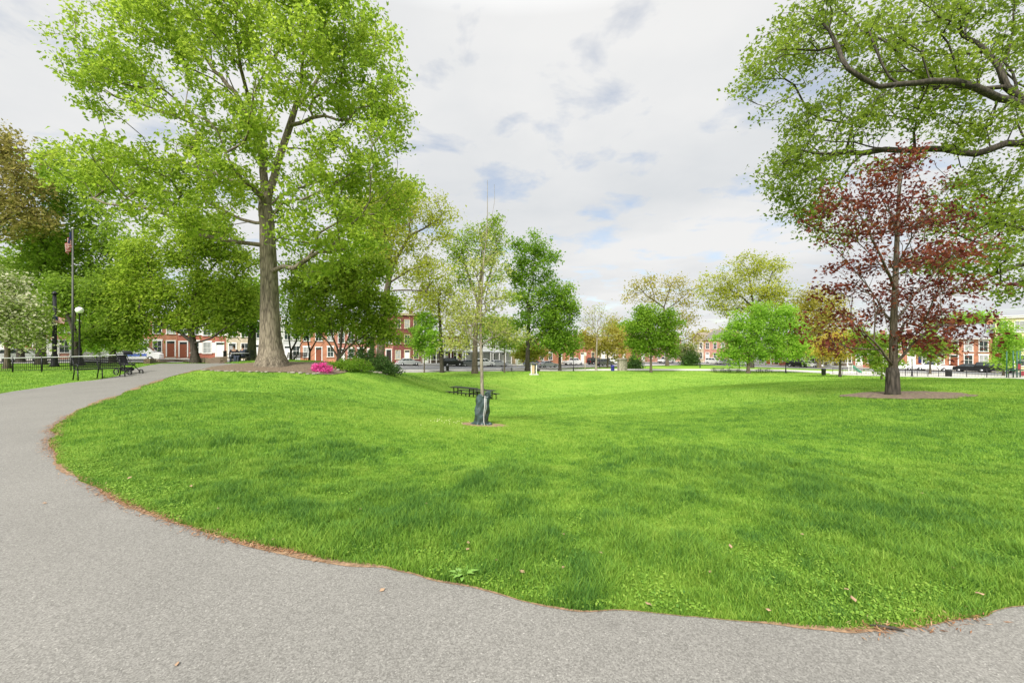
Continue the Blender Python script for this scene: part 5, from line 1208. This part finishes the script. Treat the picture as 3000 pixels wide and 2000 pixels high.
n_ = MB()
for a in range(8):
    t0_, t1_ = a / 8, (a + 1) / 8
    def cv(t): return (-.9 + 2.0 * t, 1.25 * (1 - t) ** 1.15 + .12)
    (x0, z0), (x1, z1) = cv(t0_), cv(t1_)
    n_.add([(x0, -.3, z0 + .15), (x0, -.26, z0), (x0, .26, z0), (x0, .3, z0 + .15), (x1, -.3, z1 + .15), (x1, -.26, z1), (x1, .26, z1), (x1, .3, z1 + .15)], [(0, 4, 5, 1), (1, 5, 6, 2), (2, 6, 7, 3)])
n_.build('chute', M['slide_green'], sl_, True); l_ = MB(); l_.box((-1.15, -.28, .7), (.06, .06, 1.5)); l_.box((-1.15, .28, .7), (.06, .06, 1.5)); [l_.box((-1.15, 0, .2 + .28 * a), (.05, .5, .05)) for a in range(5)]; l_.build('ladder', M['white'], sl_)
cb = G(2985, 50); cf = empty('climbing_frame', cb, R(12), 'green posted climbing frame with red panels at the right edge', 'climbing frame')
for x, y in ((-1.3, -.5), (-.9, .6), (.3, -.5), (.4, .7), (1.6, -.4), (1.6, .7)): MB().tube([(x, y, 0), (x, y, 3.3)], .065, 8).build('post', M['green_paint'], cf, True)
MB().box((-.5, .05, 1.0), (1.7, 1.2, .08)).build('deck', M['green_paint'], cf); MB().box((-.95, -.46, 1.4), (.62, .05, .72), 0, .02).build('panel', M['maroon'], cf); MB().box((1.0, -.46, 2.3), (1.3, .06, .95), 0, .03).build('panel', M['red_paint'], cf); MB().box((-.2, -.48, .6), (.7, .05, .6), 0, .02).build('panel', M['maroon'], cf)
tr_ = MB(); tr_.box((-.45, -.5, 3.28), (1.8, .07, .07)); tr_.box((1.0, -.4, 2.9), (1.3, .06, .06)); tr_.build('top_bar', M['green_paint'], cf)

# ------------------------------------------------------------------ houses
def house(pos, rz, wdt, label, wall='red', storeys=2, bays=2, roof='flat', doorbay=0, porch=False, shutters=None, base_h=.45, sh=3.0, dcol='white', roofm='dark_roof', chimney=True, depth=9.0, pane='glass', trim='white', extra=0.0, name='row_house'):
    z0 = h1(*pos); root = empty(name, (pos[0], pos[1], z0 - .3), rz, label, 'house', 'row houses round the park')
    wm = BR[wall]; hh = base_h + storeys * sh + .5 + .3
    MB().box((0, depth / 2, hh / 2), (wdt - .02, depth, hh)).build('wall', wm, root)
    tm = M[trim]
    if roof == 'flat':
        r_ = MB(); r_.box((0, depth / 2 + .05, hh + .06), (wdt - .03, depth - .2, .10)); rf = r_.build('roof', M[roofm], root)
        c_ = MB(); c_.box((0, -.12, hh - .12), (wdt - .04, .30, .28)); c_.box((0, -.17, hh + .10), (wdt - .04, .42, .13)); c_.build('cornice', tm, root)
        top = hh + .1
    else:
        pk_ = 2.6 if roof == 'gable' else 1.9
        if roof == 'front':
            r_ = MB(); n_ = [(-wdt / 2 - .25, hh - .1), (0, hh + pk_), (wdt / 2 + .25, hh - .1), (wdt / 2 + .25, hh + .1), (0, hh + pk_ + .22), (-wdt / 2 - .25, hh + .1)]
            r_.prism(n_, -.3, depth); rf = r_.build('roof', M[roofm], root)
            g_ = MB(); g_.prism([(-wdt / 2 + .02, hh), (wdt / 2 - .02, hh), (0, hh + pk_ - .05)], .01, depth - .1); g_.build('gable', wm, root)
        else:
            y0, y1, ym = -.35, depth + .3, depth / 2; r_ = MB()
            for sgn in (1,):
                x = wdt / 2 - .01
                prof = [(y0, hh - .05), (ym, hh + pk_), (y1, hh - .05), (y1, hh + .12), (ym, hh + pk_ + .2), (y0, hh + .12)]
                vs = [(-x, a, b) for a, b in prof] + [(x, a, b) for a, b in prof]; n6 = 6
                r_.add(vs, [(5, 4, 3, 2, 1, 0), (6, 7, 8, 9, 10, 11)] + [(a, (a + 1) % 6, (a + 1) % 6 + 6, a + 6) for a in range(6)])
            rf = r_.build('roof', M[roofm], root)
            g_ = MB(); x = wdt / 2 - .03; g_.add([(-x, .02, hh), (-x, depth - .02, hh), (-x, ym, hh + pk_ - .05), (x, .02, hh), (x, depth - .02, hh), (x, ym, hh + pk_ - .05)], [(0, 1, 2), (5, 4, 3), (0, 3, 4, 1), (1, 4, 5, 2), (2, 5, 3, 0)]); g_.build('gable', wm, root)
            gt = MB(); gt.box((0, -.42, hh - .02), (wdt - .06, .14, .14)); gt.build('gutter', tm, root)
        top = hh + pk_
    if chimney:
        c_ = MB(); c_.box((wdt * .36, depth * .5, top + .35), (.7, .55, 1.5)); c_.box((wdt * .36, depth * .5, top + 1.13), (.82, .67, .12)); c_.build('chimney', BR['dark'] if wall in ('white', 'grey') else wm, rf)
    ww, wh = 1.0, 1.75; bw = wdt / bays
    for s_ in range(storeys):
        for b_ in range(bays):
            x = -wdt / 2 + bw * (b_ + .5); zb = .3 + base_h + s_ * sh + .75
            if s_ == 0 and b_ == doorbay:
                zd = .3 + base_h
                d_ = MB(); d_.box((x, -.02, zd + 1.05), (.95, .08, 2.1)); do = d_.build('door', plain('door_' + dcol, DC[dcol], .5) if dcol not in M else M[dcol], root)
                MB().box((x + .36, -.08, zd + 1.0), (.05, .05, .12)).build('handle', M['rim'], do)
                f_ = MB(); f_.box((x - .56, -.03, zd + 1.25), (.14, .12, 2.5)); f_.box((x + .56, -.03, zd + 1.25), (.14, .12, 2.5)); f_.box((x, -.04, zd + 2.58), (1.3, .16, .18)); f_.build('door_frame', tm, root)
                MB().box((x, -.015, zd + 2.30), (.95, .05, .34)).build('transom_pane', M['glass'], root)
                st_ = MB()
                for a in range(3): st_.box((x, -.16 - .30 * a, (zd - .15 * a) / 2 - .075), (1.4, .30, zd - .15 * a - .15))
                st_.build('steps', M['concrete'], root)
                continue
            f_ = MB(); f_.box((x - ww / 2 - .05, -.02, zb + wh / 2), (.10, .10, wh)); f_.box((x + ww / 2 + .05, -.02, zb + wh / 2), (.10, .10, wh)); f_.box((x, -.02, zb + wh + .05), (ww + .2, .10, .10)); f_.box((x, -.015, zb + wh / 2), (ww, .07, .05)); f_.box((x, -.012, zb + wh / 2), (.035, .055, wh - .02))
            fo_ = f_.build('window', tm, root)
            MB().box((x, .0, zb + wh / 2), (ww, .03, wh)).build('pane', M[pane if (b_ + s_) % 3 else 'blind'], fo_)
            MB().box((x, -.06, zb - .06), (ww + .36, .20, .12)).build('sill', tm, fo_)
            MB().box((x, -.015, zb + wh + .22), (ww + .34, .07, .22)).build('lintel', tm if wall in ('salmon', 'red', 'orange') else wm, fo_)
            if shutters:
                for sg in (-1, 1): MB().box((x + sg * (ww / 2 + .36), -.03, zb + wh / 2), (.46, .06, wh)).build('shutter', M[shutters], root)
    if porch:
        pr = MB(); pr.box((0, -1.0, .3 + base_h + 2.75), (wdt - .15, 2.2, .16)); pr.add([(-wdt / 2 + .1, -2.15, .3 + base_h + 2.84), (wdt / 2 - .1, -2.15, .3 + base_h + 2.84), (wdt / 2 - .1, -.01, .3 + base_h + 3.35), (-wdt / 2 + .1, -.01, .3 + base_h + 3.35)], [(0, 1, 2, 3)]); po = pr.build('porch_roof', M['grey_trim'], root)
        for x in np.linspace(-wdt / 2 + .3, wdt / 2 - .3, 4): MB().box((x, -1.95, .3 + base_h + 1.34), (.16, .16, 2.66)).build('porch_post', M['white'], root)
        MB().box((0, -1.05, (.3 + base_h) / 2 - .03), (wdt - .1, 2.05, .3 + base_h - .08)).build('porch_floor', M['grey_trim'], root)
        MB().box((0, -1.96, .3 + base_h + .75), (wdt - .9, .05, .06)).build('porch_rail', M['white'], root)
    return root
DC = {'brown': (.20, .06, .03), 'red': (.42, .02, .05), 'grey': (.3, .3, .3), 'green': (.03, .10, .06), 'darkd': (.03, .02, .02)}
RZ1 = math.atan2(U[1], U[0])
def rh1(p0, p1, label, **k):
    t0, t1 = t_of(p0), t_of(p1); house(row1((t0 + t1) / 2), RZ1, abs(t1 - t0), label, **k)
H1 = [(-140, -30, 'red brick row house at the far left behind the blossom tree', dict(wall='red', bays=2)),
      (-30, 60, 'orange brick row house behind the blossom tree and parked white car', dict(wall='orange', bays=2)),
      (60, 140, 'orange brick row house left of the thick black post', dict(wall='orange', bays=2, dcol='brown')),
      (140, 205, 'pinkish brick row house behind the flagpole', dict(wall='pink', bays=2)),
      (205, 300, 'white sided row house behind the street lamp', dict(wall='white', bays=3)),
      (300, 400, 'tan brick row house above the white van', dict(wall='tan', bays=3)),
      (400, 520, 'orange red brick row house with brown door right of the white van', dict(wall='orange', bays=3, doorbay=2, dcol='brown')),
      (520, 588, 'red brick row house with white arched doorway behind the spreading tree', dict(wall='red', bays=2, dcol='brown')),
      (588, 662, 'red brick row house with white shutters', dict(wall='red', bays=2, doorbay=1, shutters='white', trim='white')),
      (662, 735, 'tan brick row house with black trimmed windows behind the seated people', dict(wall='tan', bays=2, trim='white', dcol='grey')),
      (735, 830, 'white row house partly hidden by the giant trunk', dict(wall='white', bays=3, pane='glass')),
      (830, 880, 'pale grey row house just right of the giant trunk', dict(wall='grey', bays=2)),
      (880, 985, 'orange brick row house with white trimmed door behind the fan tree', dict(wall='orange', bays=3, doorbay=1, dcol='brown')),
      (985, 1070, 'salmon brick row house behind the evergreen shrubs', dict(wall='salmon', bays=3, doorbay=0)),
      (1070, 1152, 'salmon brick row house with dark doorway next to the dark brick house', dict(wall='salmon', bays=3, doorbay=2, dcol='darkd')),
      (1152, 1232, 'three storey dark red brick house above the silver car', dict(wall='dark', bays=3, storeys=3, sh=3.2, doorbay=1, trim='cream', dcol='white')),
      (1232, 1290, 'brown house with white porch posts behind the small bright tree', dict(wall='brown', bays=2, porch=True, sh=2.8)),
      (1290, 1350, 'dark porch house behind the black parked car', dict(wall='dark', bays=2, porch=True, sh=2.8)),
      (1350, 1430, 'grey porch house behind the young tree', dict(wall='grey', bays=2, porch=True, sh=2.8)),
      (1430, 1490, 'grey house with white porch right of the young tree', dict(wall='grey', bays=2, porch=True, sh=2.8, doorbay=1)),
      (1490, 1548, 'sage green house with wide white trimmed windows', dict(wall='sage', bays=2, doorbay=0, sh=2.9, dcol='tan')),
      (1548, 1625, 'orange brick house behind the yellow green shrub tree', dict(wall='orange', bays=3, sh=3.0)),
      (1625, 1690, 'brick house behind the narrower dense green tree', dict(wall='orange', bays=2, sh=3.0, trim='cream')),
      (1690, 1752, 'red brick house with a flat roof behind the nearly bare tree', dict(wall='red', bays=2, sh=3.3, trim='cream')),
      (1752, 1812, 'tan brick house behind the yellow olive tree', dict(wall='tan', bays=2, sh=3.3)),
      (1812, 1872, 'orange brick house with dark cornice behind the stone pillar', dict(wall='orange', bays=2, sh=3.3, trim='dark_trim')),
      (1872, 1940, 'pink brick house hidden behind the round green tree', dict(wall='pink', bays=3, roof='gable', roofm='brown_roof')),
      (1940, 1996, 'pinkish tan corner house with weathered gable roof', dict(wall='pink', bays=3, roof='gable', roofm='brown_roof'))]
for a, b, lb, k in H1: rh1(a, b, lb, **k)
RZ2 = math.atan2(N[1], N[0])
def rh2(p0, p1, label, **k):
    s0, s1 = s_of(p0), s_of(p1); house(row2((s0 + s1) / 2), RZ2, abs(s1 - s0) - .02, label, **k)
H2 = [(2030, 2062, 'gabled pale house facing the corner of the park', dict(wall='tan', bays=2, roof='front', roofm='brown_roof')),
      (2062, 2130, 'pink brick house with dormer height roof beside the gabled house', dict(wall='pink', bays=3, roof='gable', roofm='dark_roof')),
      (2130, 2200, 'pink brick house behind the bright round tree', dict(wall='pink', bays=3, roof='flat')),
      (2200, 2262, 'grey house with wide windows and a red door', dict(wall='grey', bays=3, dcol='red', doorbay=2)),
      (2262, 2340, 'brick house with white windows right of the bright round tree', dict(wall='red', bays=3, dcol='darkd')),
      (2340, 2420, 'brown house behind the parked black car', dict(wall='brown', bays=3)),
      (2420, 2500, 'dark brown house behind the amber tree', dict(wall='brown', bays=3, porch=True)),
      (2500, 2570, 'red brick house behind the green slide', dict(wall='red', bays=2)),
      (2570, 2650, 'salmon brick house hidden behind the red maple trunk', dict(wall='salmon', bays=2)),
      (2650, 2735, 'orange brick house with navy shutters right of the maple trunk', dict(wall='orange', bays=2, shutters='navy', sh=2.5, base_h=.6)),
      (2735, 2905, 'wide orange red brick house with grey slate roof', dict(wall='orange', bays=4, roof='gable', roofm='slate', doorbay=1, dcol='brown', sh=2.55)),
      (2915, 3120, 'pale yellow house with deep cornice at the right edge', dict(wall='yellow', bays=4, storeys=3, sh=2.9, trim='white', doorbay=2))]
for a, b, lb, k in H2: rh2(a, b, lb, **k)
flag(np.array((*row1(t_of(1500), 2.3), h1(*row1(t_of(1500), 2.3)) + 5.2)), 1.6, 1.0, .9, 'striped flag flying from the front of the sage green house', .3, .15)

# ------------------------------------------------------------------ cars
PAINT = {}
def paint(c, k):
    if k not in PAINT:
        m = plain('car_paint_' + k, c, .28, .25 if k not in ('white',) else 0, var=.03, spec=.6); PAINT[k] = m
    return PAINT[k]
CP = {'white': (.74, .74, .73), 'silver': (.46, .47, .49), 'black': (.012, .012, .014), 'grey': (.16, .165, .17), 'blue': (.16, .20, .28), 'red': (.28, .02, .02)}
KIND = {'sedan': (4.7, 1.8, 1.45, [(-2.35, .35), (-2.30, .62), (-2.2, .90), (-1.55, .98), (.85, .98), (1.9, .86), (2.28, .70), (2.35, .40), (2.3, .26), (-2.25, .26)], (-1.75, 1.2, -.95, .35, .96)),
        'suv': (4.7, 1.9, 1.75, [(-2.3, .4), (-2.32, .8), (-2.25, 1.08), (1.05, 1.10), (2.0, 1.0), (2.3, .82), (2.35, .45), (2.3, .3), (-2.25, .3)], (-2.22, 1.25, -2.0, .45, 1.08)),
        'pickup': (5.4, 1.95, 1.85, [(-2.7, .45), (-2.72, 1.05), (1.2, 1.10), (2.35, 1.05), (2.65, .85), (2.7, .5), (2.6, .34), (-2.6, .34)], (-.75, 1.4, -.45, .75, 1.09)),
        'van': (5.9, 2.0, 2.6, [(-2.95, .40), (-2.97, 1.35), (1.75, 1.38), (2.55, 1.12), (2.93, .92), (2.95, .45), (2.85, .32), (-2.85, .32)], (-2.94, 2.15, -2.86, .95, 1.36))}
def car(pos, rz, kind, col, label, stripe=False):
    L, W, Hc, prof, (c0, c1, c2, c3, cz) = KIND[kind]
    root = empty('parked_car' if kind != 'van' else 'parked_van', (pos[0], pos[1], h1(*pos) + .06), rz, label, 'car' if kind != 'van' else 'van', 'vehicles parked along the streets')
    pm = paint(CP[col], col); b_ = MB(); n = len(prof)
    # lower body: three slices so the flanks are rounded
    ys = [(-W / 2, .95), (-W / 2 + .12, 1.0), (W / 2 - .12, 1.0), (W / 2, .95)]
    vs = [];
    for y, s_ in ys: vs += [(x * s_ if abs(x) > L * .45 else x, y, .3 + (z - .3) * (.96 if s_ < 1 else 1)) for x, z in prof]
    fs = [tuple(range(n)), tuple(range(4 * n - 1, 3 * n - 1, -1))]
    for k in range(3):
        for a in range(n): c = (a + 1) % n; fs.append((k * n + a, (k + 1) * n + a, (k + 1) * n + c, k * n + c))
    b_.add(vs, fs)
    w0, w1 = W / 2 * .93, W / 2 * (.76 if kind != 'van' else .88)
    cv_ = [(c0, -w0, cz), (c1, -w0, cz), (c1, w0, cz), (c0, w0, cz), (c2, -w1, Hc - .04), (c3, -w1, Hc - .04), (c3, w1, Hc - .04), (c2, w1, Hc - .04), (c2 + .12, -w1 + .12, Hc), (c3 - .12, -w1 + .12, Hc), (c3 - .12, w1 - .12, Hc), (c2 + .12, w1 - .12, Hc)]
    b_.add(cv_, [(0, 1, 5, 4), (1, 2, 6, 5), (2, 3, 7, 6), (3, 0, 4, 7), (4, 5, 9, 8), (5, 6, 10, 9), (6, 7, 11, 10), (7, 4, 8, 11), (8, 9, 10, 11)])
    b_.build('body', pm, root)
    def panel(q_, i0, i1, lo=.14, hi=.9):
        a, b, c, d = [Vector(v) for v in q_]
        def at(u_, v_): return (a * (1 - u_) + b * u_) * (1 - v_) + (d * (1 - u_) + c * u_) * v_
        nrm = (b - a).cross(d - a).normalized() * .012
        p_ = [at(i0, lo) + nrm, at(i1, lo) + nrm, at(i1, hi) + nrm, at(i0, hi) + nrm]
        m_ = MB(); m_.add(p_ + [v - nrm * 1.5 for v in p_], [(0, 1, 2, 3), (0, 4, 5, 1), (1, 5, 6, 2), (2, 6, 7, 3), (3, 7, 4, 0)]); return m_
    lo = .14 if kind != 'van' else .18; hi = .88 if kind != 'van' else .62
    panel((cv_[1], cv_[2], cv_[6], cv_[5]), .06, .94, .06, .92).build('windscreen', M['glass'], root); panel((cv_[3], cv_[0], cv_[4], cv_[7]), .08, .92, .12, .85).build('rear_window', M['glass'], root)
    cuts = ((.05, .32), (.35, .64), (.67, .93)) if kind != 'pickup' else ((.08, .46), (.50, .92))
    for q_ in ((cv_[0], cv_[1], cv_[5], cv_[4]), (cv_[2], cv_[3], cv_[7], cv_[6])):
        for i0, i1 in cuts: panel(q_, i0, i1, lo, hi).build('side_window', M['glass'], root)
    rw = .33 if kind != 'sedan' else .31
    for x in (-L * .29, L * .30):
        for s_ in (-1, 1):
            y = s_ * (W / 2 - .08)
            t_ = MB(); t_.tube([(x, y - .11, rw), (x, y + .11, rw)], rw, 18); wo_ = t_.build('wheel', M['tyre'], root, True)
            t_ = MB(); t_.tube([(x, y + s_ * .105, rw), (x, y + s_ * .12, rw)], rw * .62, 12); t_.build('rim', M['rim'], wo_, True)
    zl = prof[-4][1] if kind != 'sedan' else .70
    for s_ in (-1, 1):
        MB().box((L / 2 - .10, s_ * W * .34, zl - .02), (.16, .38, .14), 0, .03).build('headlight', M['headlight'], root); MB().box((-L / 2 + .06, s_ * W * .38, .82), (.14, .26, .16), 0, .03).build('tail_light', M['tail'], root)
    bu = MB(); bu.box((L / 2 - .05, 0, .42), (.16, W * .9, .20), 0, .04); bu.box((-L / 2 + .05, 0, .45), (.16, W * .9, .20), 0, .04); bu.build('bumper', M['black_paint'] if kind in ('pickup', 'suv') else pm, root)
    if stripe:
        for s_ in (-1, 1): MB().box((-.4, s_ * (W / 2 + .005), .86), (3.6, .012, .34)).build('stripe', M['van_blue'], root)
M['van_blue'] = plain('blue_stripe', (.10, .16, .55), .4)
def car1(px, d, kind, col, label, flip=False, **k):
    car(row1(t_of(px, d), d), RZ1 + (math.pi if flip else 0), kind, col, label, **k)
def car2(px, d, kind, col, label, flip=False): car(row2(s_of(px, d), d), RZ2 + (math.pi if flip else 0), kind, col, label)
car1(72, 4.4, 'suv', 'white', 'white car parked at the far left behind the low fence')
car1(398, 7.5, 'van', 'white', 'long white van with blue stripe seen over the plaza edge', stripe=True)
car1(1196, 4.4, 'sedan', 'silver', 'silver sedan below the dark brick house')
car1(1324, 4.4, 'suv', 'black', 'black suv left of the young tree')
car1(1376, 4.4, 'sedan', 'grey', 'grey car just left of the young tree trunk')
car1(1418, 4.4, 'suv', 'white', 'white car directly behind the young tree trunk')
car1(1458, 4.4, 'sedan', 'silver', 'silver car right of the young tree')
car1(1562, 4.4, 'sedan', 'blue', 'bluish car behind the notice board')
car1(1604, 11.2, 'sedan', 'silver', 'silver sedan right of the notice board')
car1(1680, 4.4, 'pickup', 'white', 'white pickup under the narrower dense tree')
car1(1745, 4.4, 'suv', 'black', 'black suv left of the blue bin'); car1(1772, 11.2, 'suv', 'grey', 'dark grey car nearer the blue bin')
car1(1800, 4.4, 'suv', 'white', 'white car between the blue bin and stone pillar')
car1(1952, 5, 'pickup', 'white', 'white pickup right of the round green tree', True)
car2(2092, 6, 'suv', 'white', 'white car in front of the pink brick house'); car2(2128, 6, 'sedan', 'silver', 'silver car behind the far picnic tables'); car2(2170, 6, 'sedan', 'white', 'white hatchback left of the bright round tree trunk')
car2(2338, 6, 'suv', 'black', 'black car right of the bright round tree'); car2(2372, 6, 'sedan', 'white', 'white car left of the playground bin')
car2(2640, 5, 'sedan', 'white', 'white car just behind the red maple trunk'); car2(2735, 5, 'pickup', 'white', 'white pickup in front of the navy shuttered house', True)
car2(2846, 5, 'sedan', 'black', 'black sedan in front of the slate roofed house'); car2(2915, 5, 'suv', 'black', 'black suv right of the black sedan')
print('objects', len(bpy.data.objects))
